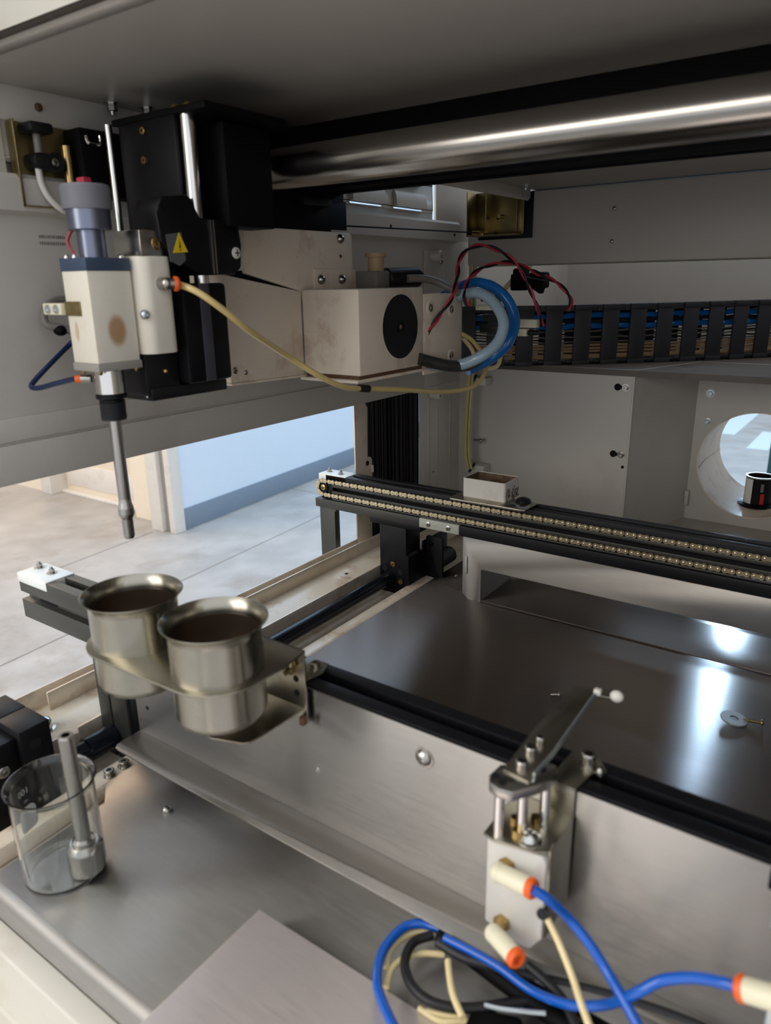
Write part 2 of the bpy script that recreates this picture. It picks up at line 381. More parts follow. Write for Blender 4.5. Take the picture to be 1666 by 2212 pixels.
C['sensor_loop'] = [(-0.5717, 0.3623, -0.0095), (-0.5719, 0.3492, -0.0099), (-0.5679, 0.3364, -0.0173), (-0.5647, 0.3348, -0.0272), (-0.56, 0.3433, -0.0304), (-0.5557, 0.3515, -0.0337)]
C['blueA'] = [(-0.1012, 0.2556, -0.2673), (-0.0948, 0.2585, -0.2715), (-0.0867, 0.2656, -0.2845), (-0.0758, 0.2642, -0.2917), (-0.0668, 0.2615, -0.2984), (-0.057, 0.2546, -0.3011), (-0.0453, 0.2474, -0.3078), (-0.0342, 0.2385, -0.318), (-0.0271, 0.2344, -0.3417)]
C['blueB'] = [(-0.0135, 0.2541, -0.2655), (-0.0202, 0.255, -0.2677), (-0.0305, 0.2577, -0.2749), (-0.0426, 0.2581, -0.285), (-0.0515, 0.2545, -0.2946), (-0.0648, 0.2596, -0.3159), (-0.0821, 0.2608, -0.3295), (-0.1027, 0.2658, -0.34), (-0.122, 0.2684, -0.34), (-0.1385, 0.2687, -0.34), (-0.1551, 0.2679, -0.34)]
C['blueC'] = [(-0.1635, 0.2772, -0.348), (-0.1743, 0.2747, -0.348), (-0.1814, 0.2662, -0.348), (-0.1822, 0.2492, -0.348), (-0.1756, 0.2335, -0.348), (-0.1661, 0.2243, -0.348), (-0.1477, 0.2138, -0.348), (-0.1252, 0.2092, -0.352), (-0.0993, 0.2056, -0.352)]
C['creamA'] = [(-0.0979, 0.2674, -0.2927), (-0.0909, 0.2638, -0.298), (-0.0805, 0.2558, -0.3047), (-0.0728, 0.2474, -0.3075), (-0.064, 0.2388, -0.3124), (-0.0563, 0.2317, -0.3282), (-0.0504, 0.2237, -0.3433)]
C['creamB'] = [(-0.1651, 0.2788, -0.3527), (-0.1749, 0.2732, -0.3527), (-0.1806, 0.2627, -0.3527), (-0.181, 0.2517, -0.3527), (-0.1771, 0.244, -0.3527)]
C['creamC'] = [(-0.1552, 0.2684, -0.3527), (-0.1661, 0.2618, -0.3527), (-0.1726, 0.2532, -0.3527), (-0.1741, 0.2443, -0.3527), (-0.1707, 0.2345, -0.3527)]
C['creamD'] = [(-0.1478, 0.2595, -0.3437), (-0.1424, 0.2519, -0.3437), (-0.1356, 0.2439, -0.3437), (-0.126, 0.2364, -0.3437)]
C['creamE'] = [(-0.1462, 0.2347, -0.3527), (-0.1386, 0.238, -0.3527), (-0.1293, 0.2426, -0.3527)]
C['blackA'] = [(-0.1648, 0.2718, -0.3479), (-0.171, 0.2622, -0.3479), (-0.1688, 0.2497, -0.3479), (-0.16, 0.2408, -0.3479), (-0.1478, 0.2373, -0.3479), (-0.1349, 0.2407, -0.3479), (-0.1224, 0.2492, -0.3479), (-0.1102, 0.2608, -0.3479), (-0.0963, 0.2748, -0.3479)]
C['blackB'] = [(-0.1586, 0.2665, -0.3441), (-0.1426, 0.266, -0.3441), (-0.1281, 0.27, -0.3441), (-0.1095, 0.2753, -0.3441), (-0.0876, 0.2832, -0.3441), (-0.0637, 0.2903, -0.3441), (-0.0364, 0.296, -0.3441), (-0.0119, 0.2977, -0.3441), (0.026, 0.3077, -0.3521)]
C['blackC'] = [(-0.1108, 0.2779, -0.3403), (-0.0991, 0.2747, -0.3403), (-0.0871, 0.2693, -0.3403), (-0.0743, 0.2571, -0.3403)]
C['blackD'] = [(-0.1623, 0.2752, -0.3495), (-0.1438, 0.2735, -0.3495), (-0.1198, 0.2699, -0.3495), (-0.0953, 0.2667, -0.3495), (-0.0753, 0.2646, -0.3495), (-0.0439, 0.2626, -0.3495), (-0.0121, 0.2612, -0.3495)]
C['blackE'] = [(-0.1581, 0.2755, -0.3505), (-0.1339, 0.2762, -0.3505), (-0.1116, 0.2749, -0.3505), (-0.0878, 0.2786, -0.3505), (-0.0644, 0.2799, -0.3505), (-0.0484, 0.2784, -0.3505), (-0.0084, 0.2829, -0.3505)]
C['creamF'] = [(-0.1503, 0.2345, -0.3529), (-0.1381, 0.2348, -0.3529), (-0.1284, 0.241, -0.3529), (-0.116, 0.2469, -0.3529)]

# ================================================================ the room beyond the machine
FZ = -H
o = struct('floor', MB().box(-7, 3.5, -3, 9, FZ-0.05, FZ), 'concrete')
def strip(a, b, wd, z=FZ, h=0.0012):
    a = Vector(a); b = Vector(b); n = (b-a).normalized(); n = Vector((-n.y, n.x))*wd/2
    return MB().prism([tuple(a-n), tuple(b-n), tuple(b+n), tuple(a+n)], 'z', z, z+h)
for a, b in (((-1.9, 0.2), (-2.10, 2.6)), ((-2.50, 1.3), (-2.555, 1.86)), ((-2.60, 2.71), (-0.8, 2.66)), ((-0.8, 5.6), (1.0, 5.5))):
    part('saw_cut', strip(a, b, 0.0045), 'joint', o)
# far wall: runs away from the camera beside the opening, with the cased corner at its near end
d = Vector((-0.0838, 1, 0))
def wl(y): return -2.449-0.085*(y-1.94)
struct('wall_far', MB().prism([(wl(1.95), 1.95), (wl(6.5), 6.5), (wl(6.5)-0.14, 6.5), (-2.60, 1.95)], 'z', FZ, 1.4), 'wall_white')
struct('baseboard_far', MB().prism([(wl(1.95)+0.006, 1.952), (wl(6.5)+0.006, 6.5), (wl(6.5), 6.5), (wl(1.95), 1.95)], 'z', FZ+0.004, FZ+0.098), 'base_blue_grey', bevel=0.001)
struct('trim_1', MB().box(-2.478, -2.442, 1.893, 1.950, FZ, 1.4), 'trim_white', bevel=0.003)
struct('trim_2', MB().box(-2.515, -2.478, 1.905, 1.95, FZ, 1.4), 'trim_grey', bevel=0.003)
struct('trim_3', MB().box(-2.590, -2.515, 1.884, 1.96, FZ, 1.4), 'trim_white', bevel=0.003)
struct('trim_4', MB().box(-2.80, -2.59, 1.96, 2.05, FZ, 1.4), 'wall_cream')
od = struct('door_1', MB().box(-3.49, -2.70, 2.052, 2.09, FZ+0.012, 1.1), 'wall_cream', bevel=0.002)
part('kick_plate', MB().box(-3.47, -2.78, 2.046, 2.0525, FZ+0.045, FZ+0.16), 'trim_white', od, bevel=0.001)
part('threshold', MB().box(-3.50, -2.66, 2.02, 2.10, FZ, FZ+0.012), 'trim_white', od, bevel=0.002)
struct('trim_5', MB().box(-3.58, -3.49, 1.96, 2.06, FZ, 1.4), 'trim_white', bevel=0.004)
struct('wall_end', MB().box(-6.5, -3.58, 1.98, 2.10, FZ, 1.4), 'wall_cream')
struct('wall_distant', MB().box(-7, 3.5, 8.9, 9.0, FZ, 2.2), 'wall_white')
p = solid('support_post', MB().box(-0.475, -0.37, 3.95, 4.05, FZ, 1.2), 'post_green', 'dark green post standing on the floor behind the round hole', 'post', bevel=0.004)
for i, (x0, x1, y0, y1) in enumerate(((-1.05, -0.86, 5.3, 6.5), (-0.72, -0.60, 4.9, 5.5))):
    solid('floor_sheet', MB().box(x0, x1, y0, y1, FZ, FZ+0.003), 'wall_white',
          ['large pale sheet on the floor seen through the round hole', 'small pale sheet on the floor nearer the round hole'][i], 'floor sheet')

# ================================================================ machine shell
XL = -0.582
wl_ = MB()
wl_.box(XL-0.004, XL, -0.05, 1.60, -0.1520, 0.058)                       # main left panel
wl_.box(XL-0.004, XL, -0.05, 1.60, 0.140, 0.30)
for z0, z1 in ((0.058, 0.0915), (0.0960, 0.1265), (0.1310, 0.140)): wl_.box(XL-0.004, XL, -0.05, 0.950, z0, z1)   # between the louvre slits
for z0, z1 in ((0.0915, 0.0960), (0.1265, 0.1310)):
    for y0, y1 in ((-0.05, 0.67), (0.735, 0.758), (0.828, 0.852), (0.926, 0.950)): wl_.box(XL-0.004, XL, y0, y1, z0, z1)
for y0, y1 in ((0.67, 0.735), (0.758, 0.828), (0.852, 0.926)):
    for z0 in (0.0915, 0.1265): wl_.box(XL-0.004, XL, y0, y1, z0, z0+0.0018)
wl_.box(XL-0.004, XL, 0.9600, 1.60, 0.058, 0.140)
wl_.box(XL-0.004, XL, 0.919, 1.60, -0.386, -0.150)                       # rear column under the panel
WL = struct('wall_left', wl_, 'paint', bevel=0.0006)
for y0, y1 in ((0.67, 0.735), (0.758, 0.828), (0.852, 0.926)):            # scoops pressed out of the panel above each slit
    for z in (0.0960, 0.1310):
        mb = MB(); n = 8
        prof = [(XL+0.006*math.sin(PI/2*k/n), z+0.020*(math.cos(PI/2*k/n))) for k in range(n+1)]+[(XL, z)]
        ym = [(y0, 1), (y1-0.004, 1)]
        mb.prism([(p_[0], p_[1]) for p_ in prof], 'y', y0, y1)
        part('louvre_scoop', mb, 'paint', WL)
part('seam_strip', MB().box(XL, XL+0.0025, -0.05, 0.925, -0.1180, -0.0992), 'paint', WL, bevel=0.0008)
part('lower_strip', MB().box(XL-0.004, XL+0.0030, -0.05, 0.925, -0.1525, -0.1205), 'paint', WL, bevel=0.0012)
part('ledge', MB().prism([(XL, 0.054), (XL+0.010, 0.057), (XL+0.010, 0.080), (XL+0.006, 0.0835), (XL, 0.0835)], 'y', -0.05, 1.012), 'paint', WL)
for y, z in ((0.831, 0.0695), (0.996, 0.0655), ): hole(WL, (XL+0.010, y, z), (1, 0, 0), 0.0022)
hole(WL, (XL, 0.5835, -0.1085), (1, 0, 0), 0.0012)
for y in (0.937, 0.963, 1.002): part('pressed_rib', MB().box(XL, XL+0.0015, y, y+0.004, -0.38, -0.165), 'paint', WL, bevel=0.0007)
part('corner_cover', MB().box(XL, XL+0.002, 0.925, 0.9835, -0.150, 0.043), 'paint', WL, bevel=0.0008)
screw(WL, (XL+0.002, 0.969, 0.0275), (1, 0, 0), 0.0035, kind='phillips')
hole(WL, (XL+0.0002, 0.955, -0.286), (1, 0, 0), 0.0012)
for z in (0.0355, -0.163): # white round stand-offs
    o = part('standoff', MB().lathe((XL+0.001, 0.948, z), (1, 0, 0), [(0, 0), (0.0075, 0), (0.0075, 0.014), (0.006, 0.016), (0.0035, 0.016), (0.003, 0.010), (0, 0.010)], 28), 'tray_white', WL)
# faint rubbed stamp, two rows of worn marks
mb = MB()
for r_, z in enumerate((0.0395, 0.0345)):
    y = 0.350
    while y < 0.372:
        wd = random.uniform(0.0007, 0.0016); mb.box(XL, XL+0.0001, y, y+wd, z-0.0012, z+0.0012); y += wd+random.uniform(0.0004, 0.0009)
part('worn_stamp', mb, 'stamp_ink', WL)

struct('wall_front', MB().box(XL, XL+0.003, 0.20, 0.331, 0.0625, 0.22), 'paint_front', bevel=0.002)
# top cover: flat underside with a turned-down left flange and a raised front hood
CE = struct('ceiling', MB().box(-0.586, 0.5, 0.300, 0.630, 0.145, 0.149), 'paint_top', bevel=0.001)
part('side_flange', MB().box(XL-0.001, XL+0.0015, 0.331, 0.452, 0.121, 0.1455), 'paint', CE, bevel=0.0004)
screw(CE, (XL+0.0015, 0.3643, 0.1335), (1, 0, 0), 0.0032, kind='button', m='rust')
part('front_lip', MB().prism([(0.3005, 0.1495), (0.3005, 0.1450), (0.2975, 0.1452), (0.2950, 0.1470), (0.2945, 0.1500)], 'x', -0.62, 0.5), 'paint_top', CE, ang=60)
part('lip_shade_band', MB().prism([(0.2945, 0.1500), (0.3005, 0.1490), (0.3005, 0.1560), (0.2925, 0.1570), (0.2915, 0.1535)], 'x', -0.64, 0.5), 'shelf_dark', CE, ang=60)  # dark strip coloured in for the shadow between lip and hood
part('hood', MB().prism([(0.2940, 0.1540), (0.2910, 0.1530), (0.2560, 0.305), (0.2600, 0.306)], 'x', -0.66, 0.5), 'paint_front', CE)
for x, y in ((-0.5838+0.012, 0.4254), (-0.5756+0.012, 0.4543)): screw(CE, (x, y, 0.1455), (0, 0, -1), 0.0042, h=0.006, kind='bolt', washer=0.007)
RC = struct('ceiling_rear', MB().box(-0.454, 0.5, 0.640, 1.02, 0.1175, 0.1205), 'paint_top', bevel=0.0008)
part('side_flange', MB().prism([(0.66, 0.118), (0.66, 0.103), (0.988, 0.103), (0.995, 0.107), (0.995, 0.118)], 'x', -0.4555, -0.4535), 'paint', RC, bevel=0.0005)
screw(RC, (-0.438, 0.945, 0.1175), (0, 0, -1), 0.004, kind='bolt', washer=0.006, m='zinc_plate')
screw(RC, (-0.4535, 0.966, 0.1085), (1, 0, 0), 0.0018, kind='button')

# upper rear beam
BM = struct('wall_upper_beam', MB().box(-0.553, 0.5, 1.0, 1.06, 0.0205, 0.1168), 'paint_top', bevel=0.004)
for z in (0.0867, 0.0469): screw(BM, (-0.3386, 1.0, z), (0, -1, 0), 0.0027, h=0.0012, kind='button')
struct('wall_recess', MB().box(-0.60, 0.5, 1.47, 1.48, -0.13, 0.30), 'paint_top')
# lower rear box: front panel, angled side, hole wall, top shelf
WB = struct('wall_back', MB().prism([(-0.582, 1.035), (-0.3038, 1.035), (-0.2517, 1.188), (-0.2537, 1.190), (-0.3052, 1.038), (-0.582, 1.038)], 'z', -0.372, -0.1215), 'paint', bevel=0.0)
part('seam', MB().box(-0.3062, -0.3030, 1.0335, 1.036, -0.372, -0.1215), 'paint', WB, bevel=0.001)
for x0, z in ((-0.3266, -0.1459), (-0.3256, -0.2421)):
    hole(WB, (x0, 1.035, z), (0, -1, 0), 0.0050, 'keyhole'); part('keyhole_slot', MB().box(x0, x0+0.010, 1.0345, 1.0352, z-0.0022, z+0.0022), 'hole_black', WB)
    screw(WB, (x0+0.0113, 1.035, z), (0, -1, 0), 0.0035, h=0.004, kind='hex', washer=0.0052)
hole(WB, (-0.3106, 1.035, -0.2602), (0, -1, 0), 0.0022)
o = screw(WB, (-0.5346, 1.022, -0.2432), (0, -1, 0), 0.0040, kind='button', name='ball_stud')
part('stud_stem', MB().cyl((-0.5346, 1.035, -0.2432), (-0.5346, 1.022, -0.2432), 0.002), 'satin_steel', WB)
part('stud_stem', MB().cyl((-0.549, 1.028, -0.2445), (-0.5346, 1.0262, -0.2432), 0.0016), 'satin_steel', WB)
cx, cz, rr = -0.160, -0.2722, 0.0800
outer = rect_loop(-0.2527, 0.32, -0.372, -0.1215, cx, cz, 64)
WH = struct('wall_hole', MB().frame(outer, circle(cx, cz, rr, 64), 'y', 1.188, 1.191), 'paint')
n = 64; mb = MB()
mb.lathe((cx, 1.186, cz), (0, 1, 0), [(rr, 0), (rr, 0.16), (rr+0.002, 0.16), (rr+0.002, 0)], 64, close=True)
part('tube_duct', mb, 'housing_paint', WH, ang=60)
mb = MB().tube([(cx-rr*0.985, 1.190, cz-0.0135), (cx-rr*0.987, 1.24, cz-0.010), (cx-rr*0.984, 1.30, cz-0.013), (cx-rr*0.985, 1.343, cz-0.012)], 0.0016, 8)
part('weld_bead', mb, 'housing_paint', WH)
for z in (-0.168, -0.2105): screw(WH, (-0.2337, 1.188, z), (0, -1, 0), 0.0042, h=0.004, kind='hex', m='zinc_plate', washer=0.0062)
part('edge_trim', MB().box(-0.2517, 0.3, 1.180, 1.188, -0.1450, -0.1425), 'rust', WH)
part('hinge_tab', MB().box(-0.253, -0.247, 1.180, 1.188, -0.345, -0.322), 'paint', WH, bevel=0.001)
struct('trim_6', MB().box(-0.40, 0.5, 0.93, 1.188, -0.376, -0.3685), 'paint_top')
struct('trim_7', MB().prism([(1.0325, -0.1215), (1.62, -0.1215), (1.62, -0.1245), (1.036, -0.1245), (1.036, -0.1300), (1.0325, -0.1300)], 'x', -0.582, 0.5), 'shelf_dark', bevel=0.0)
struct('light_shield_top', MB().box(-0.586, 0.51, 0.250, 1.05, 0.300, 0.310), 'paint_top')  # unseen roof added to keep the interior dark, open behind for light
struct('wall_right', MB().box(0.5, 0.51, 0.0, 1.62, -0.386, 0.30), 'paint_top')

# rear-left brush curtain and its sheet post
t = thing('brush_curtain', 'black bristle curtain hanging in the rear of the left opening', 'brush curtain', (-0.582, 0.84, -0.36))
mb = MB(); n = 70
for k in range(n):
    y = 0.783+(0.920-0.783)*k/n; x = XL-0.004+random.uniform(-0.003, 0.001)
    mb.box(x-0.002, x, y, y+0.0017, -0.352, -0.150)
part('bristles', mb, 'bristle', t)
part('backing_strip', MB().box(XL-0.012, XL-0.0075, 0.780, 0.921, -0.355, -0.145), 'rubber', t)
part('sheet_post', MB().prism([(0.7550, -0.1530), (0.780, -0.1530), (0.7845, -0.160), (0.7825, -0.2275), (0.789, -0.2285), (0.7925, -0.2330), (0.7925, -0.2560), (0.7895, -0.268), (0.7895, -0.345), (0.7550, -0.345)], 'x', XL-0.002, XL), 'channel_metal', t, bevel=0.0004)
hole(t, (XL, 0.7815, -0.2360), (1, 0, 0), 0.0036)
part('post_edge', MB().box(XL-0.002, XL+0.004, 0.7890, 0.7905, -0.250, -0.240), 'channel_metal', t)

# ================================================================ left side pan, channel and rod
t = thing('side_pan', 'long tan sheet pan with stepped lips below the left opening', 'metal pan', (-0.52, 0.6, -0.388))
part('pan_sheet', MB().box(-0.584, -0.40, 0.160, 1.6, -0.388, -0.386), 'pan_paint', t)
part('shelf', MB().prism([(-0.584, -0.3565), (-0.5255, -0.3565), (-0.5225, -0.3585), (-0.5225, -0.372), (-0.5245, -0.372), (-0.5245, -0.3595), (-0.584, -0.3585)], 'y', -0.05, 1.03), 'pan_paint', t, ang=50)
part('outer_lip', MB().box(-0.584, -0.582, -0.05, 0.755, -0.386, -0.3382), 'channel_metal', t, bevel=0.0004)
part('middle_strip', MB().box(-0.5720, -0.5700, 0.287, 1.0, -0.3565, -0.3388), 'channel_metal', t, bevel=0.0004)
part('inner_strip', MB().box(-0.5235, -0.5215, 0.2832, 1.0, -0.3685, -0.3535), 'channel_metal', t, bevel=0.0004)
part('inner_strip', MB().box(-0.5235, -0.5215, 0.120, 0.272, -0.3685, -0.3535), 'channel_metal', t, bevel=0.0004)
for x, y in ((-0.545, 0.681), ): hole(t, (x, y, -0.3565), (0, 0, 1), 0.0024)
for x, y in ((-0.487, 0.492), (-0.484, 0.40)): hole(t, (x, y, -0.386), (0, 0, 1), 0.0020)
part('deck_rail', MB().box(-0.4785, -0.4605, 0.170, 0.90, -0.386, -0.3705), 'pan_paint', t, bevel=0.003)
for x, y in ((-0.4665, 0.2865), (-0.4665, 0.2725)): screw(t, (x, y, -0.3705), (0, 0, 1), 0.0042, h=0.004, kind='hex', washer=0.0055)

t = thing('guide_rod', 'round black rod running back under both conveyors on the left', 'rod', (-0.503, 0.4, -0.3735))
part('rod', MB().cyl((-0.503, 0.205, -0.365), (-0.503, 0.722, -0.365), 0.0085, 32), 'rod_black', t)
part('collar', MB().lathe((-0.503, 0.276, -0.365), (0, 1, 0), [(0.0085, 0), (0.0105, 0.0015), (0.0105, 0.026), (0.0085, 0.0265)], 32), 'rod_black', t)

t = thing('rod_clamp', 'black two-part clamp block with a bolt hole at the left frame edge', 'clamp block', (-0.52, 0.22, -0.40))
part('clamp_body', MB().box(-0.517, -0.486, 0.219, 0.2425, -0.402, -0.3095), 'black_metal', t, bevel=0.0008)
part('clamp_cap', MB().box(-0.5475, -0.5178, 0.219, 0.2425, -0.402, -0.3095), 'black_metal', t, bevel=0.0008)
part('clamp_foot', MB().box(-0.535, -0.492, 0.180, 0.2186, -0.402, -0.3155), 'black_metal', t, bevel=0.0008)
hole(t, (-0.4858, 0.2295, -0.3235), (1, 0, 0), 0.0042, 'bolt_hole')
screw(t, (-0.492, 0.205, -0.335), (1, 0, 0), 0.0045, kind='hex')
t = thing('dome_nut', 'shiny domed nut on the stained pan behind the clamp block', 'nut', (-0.548, 0.268, -0.356))
part('nut', MB().lathe((-0.548, 0.268, -0.3565), (0, 0, 1), [(0, 0), (0.0095, 0), (0.0095, 0.001), (0.0075, 0.001), (0.0078, 0.005), (0.006, 0.0095), (0.003, 0.0115), (0, 0.012)], 28), 'chrome', t)

# ================================================================ conveyors
PITCH = 0.0127
def make_chain(t, xs, y, zt, zb, xe):
    """roller chain loop round the sprocket at x=xs; outer and inner links are single meshes copied along it"""
    ch = part('roller_chain', MB().box(xs+0.002, xe, y+0.0012, y+0.0030, zt-0.0006, zt+0.0006).box(xs+0.002, xe, y+0.0012, y+0.0030, zb-0.0006, zb+0.0006), 'chain_dark', t, label='bronze coloured roller chain')
    R = (zt-zb)/2; zc = (zt+zb)/2; L1 = xe-xs
    def P(s):
        if s < L1: return Vector((xe-s, 0, zt))
        s -= L1
        if s < PI*R: a = s/R; return Vector((xs-R*math.sin(a), 0, zc+R*math.cos(a)))
        s -= PI*R; return Vector((xs+s, 0, zb))
    def link_mb(r, yy, th, pins):
        pts = []; hp = PITCH/4; n = 10
        for k in range(n+1):
            a = -PI*0.72+1.44*PI*k/n; pts.append((hp+r*math.cos(a), r*math.sin(a)))
        for k in range(n+1):
            a = PI-PI*0.72+1.44*PI*k/n; pts.append((-hp+r*math.cos(a), r*math.sin(a)))
        mb = MB().prism(pts, 'y', yy, yy-th)
        if pins:
            for sx in (-hp, hp): mb.lathe((sx, yy-th, 0), (0, -1, 0), [(0.0011, 0), (0.0010, 0.0005), (0.0005, 0.0008), (0, 0.0008)], 12)
        return mb
    meshes = []
    for nm, r, yy, th, pins, mt in (('outer_link', 0.0029, 0.0, 0.0008, True, 'chain_metal'), ('inner_link', 0.0027, 0.0011, 0.0007, False, 'chain_dark')):
        me = finish(link_mb(r, yy, th, pins), nm, (0, 0, 0)); me.materials.append(MATS[mt]); meshes.append((nm, me))
    tot = 2*L1+PI*R; n = int(tot/PITCH)
    for nm, me in meshes:
        first = None
        for k in range(n):
            s = k*PITCH+(PITCH/4 if nm == 'outer_link' else PITCH*3/4)
            if s+PITCH/2 > tot: break
            a, b = P(s), P(s+PITCH/2); c = (a+b)/2; d_ = b-a
            o = bpy.data.objects.new(nm, me) if first is None else first.copy()
            COL.objects.link(o); first = first or o
            o.parent = ch; ORG[o] = ORG[t]
            o.location = Vector((c.x, y, c.z))-ORG[t]; o.rotation_euler = (0, -math.atan2(d_.z, d_.x), 0)

def rail_outline(y0, y1, z0, z1):
    """extruded rail section with slots in its top and in both sides"""
    ym = (y0+y1)/2; zt = z1-0.0165; zb = zt-0.0075; s = 0.0042; dp = 0.007
    return [(y0, z0), (y1, z0), (y1, zb), (y1-dp, zb), (y1-dp, zt), (y1, zt), (y1, z1), (ym+s, z1), (ym+s, z1-0.006), (ym+0.008, z1-0.006), (ym+0.008, z1-0.010), (ym-0.008, z1-0.010), (ym-0.008, z1-0.006), (ym-s, z1-0.006), (ym-s, z1), (y0, z1), (y0, zt), (y0+dp, zt), (y0+dp, zb), (y0, zb)]

X0, X1 = -0.6175, 0.48
t = thing('rear_conveyor', 'rear dark conveyor rail carrying an exposed roller chain along its front', 'conveyor', (-0.28, 0.73, -0.43))
RT = -0.2415
part('rail_profile', MB().prism(rail_outline(0.7195, 0.7445, -0.2745, RT), 'x', X0+0.012, X1), 'rail_black', t, bevel=0.0003)
part('chain_guide', MB().box(-0.594, X1, 0.7175, 0.7195, -0.2565, -0.2530).box(-0.594, X1, 0.7175, 0.7195, -0.2655, -0.2620).box(-0.594, X1, 0.7175, 0.7195, -0.2742, -0.2722), 'grey_metal', t, bevel=0.0003)
o = part('end_cap', MB().box(X0, -0.572, 0.7195, 0.7445, -0.2490, -0.2408), 'white_cap', t, bevel=0.0006, label='white plastic end cap')
for x, y in ((-0.6095, 0.7335), (-0.588, 0.7300)): screw(t, (x, y, -0.2408), (0, 0, 1), 0.0026, h=0.0035, kind='bolt', washer=0.0046)
o = part('sprocket', MB().lathe((-0.6088, 0.7190, -0.2590), (0, -1, 0), [(0, 0), (0.0074, 0), (0.0074, 0.0016), (0.0062, 0.0020), (0.0056, 0.0012), (0, 0.0012)], 40), 'black_metal', t)
screw(t, (-0.6088, 0.7178, -0.2590), (0, -1, 0), 0.0040, h=0.0015, kind='phillips', m='brass')
part('end_block', MB().box(-0.6140, -0.594, 0.7193, 0.7440, -0.2745, -0.2490), 'black_metal', t, bevel=0.0006)
part('side_bar', MB().box(-0.6225, -0.4572, 0.7165, 0.742, -0.2868, -0.2752), 'grey_metal', t, bevel=0.0004)
part('side_bar', MB().box(-0.4005, X1, 0.7165, 0.742, -0.2880, -0.2752), 'rail_black', t, bevel=0.0004)
part('joint_block', MB().box(-0.4568, -0.4009, 0.7160, 0.735, -0.2872, -0.2752), 'uhmw', t, bevel=0.0010, label='grey white plastic joint block')
for x in (-0.4435, -0.4155): screw(t, (x, 0.7160, -0.2812), (0, -1, 0), 0.0034, h=0.0010, kind='phillips', m='satin_steel')
part('end_leg', MB().box(-0.6180, -0.5925, 0.7195, 0.7300, -0.44, -0.2868), 'grey_metal', t, bevel=0.0006)
part('leg_bracket', MB().box(-0.5925, -0.5895, 0.7195, 0.7290, -0.2905, -0.2868), 'grey_metal', t)
part('foot_flange', MB().box(-0.5330, -0.4560, 0.7180, 0.750, -0.2945, -0.2868), 'black_metal', t, bevel=0.0005)
part('post', MB().prism([(-0.5185, -0.2945), (-0.4780, -0.2945), (-0.4780, -0.3300), (-0.4745, -0.3320), (-0.4745, -0.386), (-0.5185, -0.386)], 'y', 0.719, 0.752), 'black_metal', t, bevel=0.0006)
for x, z in ((-0.4985, -0.3461), (-0.4870, -0.3675)): screw(t, (x, 0.719, z), (0, -1, 0), 0.0036, h=0.0008, kind='hex', m='brass', name='socket_screw')
for x, z in ((-0.5110, -0.3535), (-0.4870, -0.3545), (-0.4980, -0.3745)): hole(t, (x, 0.719, z), (0, -1, 0), 0.0040)
make_chain(t, -0.6088, 0.7172, -0.2496, -0.2684, -0.055)

t = thing('front_conveyor', 'front dark conveyor rail with a white end cap crossing left to right', 'conveyor', (-0.28, 0.317, -0.43))
part('rail_profile', MB().prism(rail_outline(0.3030, 0.3300, -0.2830, RT), 'x', X0+0.0012, -0.462), 'rail_grey', t, bevel=0.0003)
part('rail_profile', MB().prism(rail_outline(0.3030, 0.3300, -0.2830, RT), 'x', -0.462, X1), 'rail_black', t, bevel=0.0003)
part('end_cap', MB().box(X0, -0.572, 0.3028, 0.3302, -0.2490, -0.2403), 'white_cap', t, bevel=0.0006, label='white plastic end cap')
part('end_web', MB().box(-0.598, -0.572, 0.3095, 0.3285, -0.268, -0.2560), 'black_metal', t)
for x, y in ((-0.6105, 0.3205), (-0.5885, 0.3190)): screw(t, (x, y, -0.2403), (0, 0, 1), 0.0026, h=0.0035, kind='bolt', washer=0.0046)
part('side_bar', MB().box(-0.5145, X1, 0.3035, 0.328, -0.2905, -0.2832), 'rail_grey', t, bevel=0.0004)
part('post', MB().box(-0.5185, -0.5030, 0.3035, 0.330, -0.386, -0.2905), 'grey_metal', t, bevel=0.0005)
part('post', MB().box(-0.5015, -0.4800, 0.3040, 0.330, -0.386, -0.2905), 'grey_metal', t, bevel=0.0005)
part('post_web', MB().box(-0.4800, -0.4610, 0.3060, 0.330, -0.386, -0.2905), 'black_metal', t, bevel=0.0005)

# steel sheet skirts and decks
t = thing('front_skirt', 'upright brushed steel skirt with a bottom flange in front of the front conveyor', 'steel panel', (-0.2, 0.29, -0.343))
part('upright', MB().box(-0.4605, X1, 0.3008, 0.3020, -0.3430, -0.2425), 'steel_sheet', t, bevel=0.0003)
part('flange', MB().prism([(X1, 0.3018), (-0.4605, 0.3018), (-0.4605, 0.285), (-0.4600, 0.279), (-0.4570, 0.2752), (-0.4520, 0.2742), (X1, 0.2742)], 'z', -0.3442, -0.3430), 'steel_sheet', t, bevel=0.0003)
screw(t, (-0.1886, 0.3008, -0.2586), (0, -1, 0), 0.0052, h=0.0030, kind='button', washer=0.0062)
hole(t, (-0.4468, 0.3008, -0.3174), (0, -1, 0), 0.0016)
part('dent', MB().lathe((-0.2702, 0.3008, -0.3015), (0, -1, 0), [(0.0020, 0), (0.0014, 0.0004), (0, 0.0003)], 20), 'steel_sheet', t)
mb = MB().prism([(0.3018, -0.3442), (0.3018, -0.3680), (0.3030, -0.3680), (0.3030, -0.3442)], 'x', -0.45, X1)
part('support_web', mb, 'steel_sheet', t)

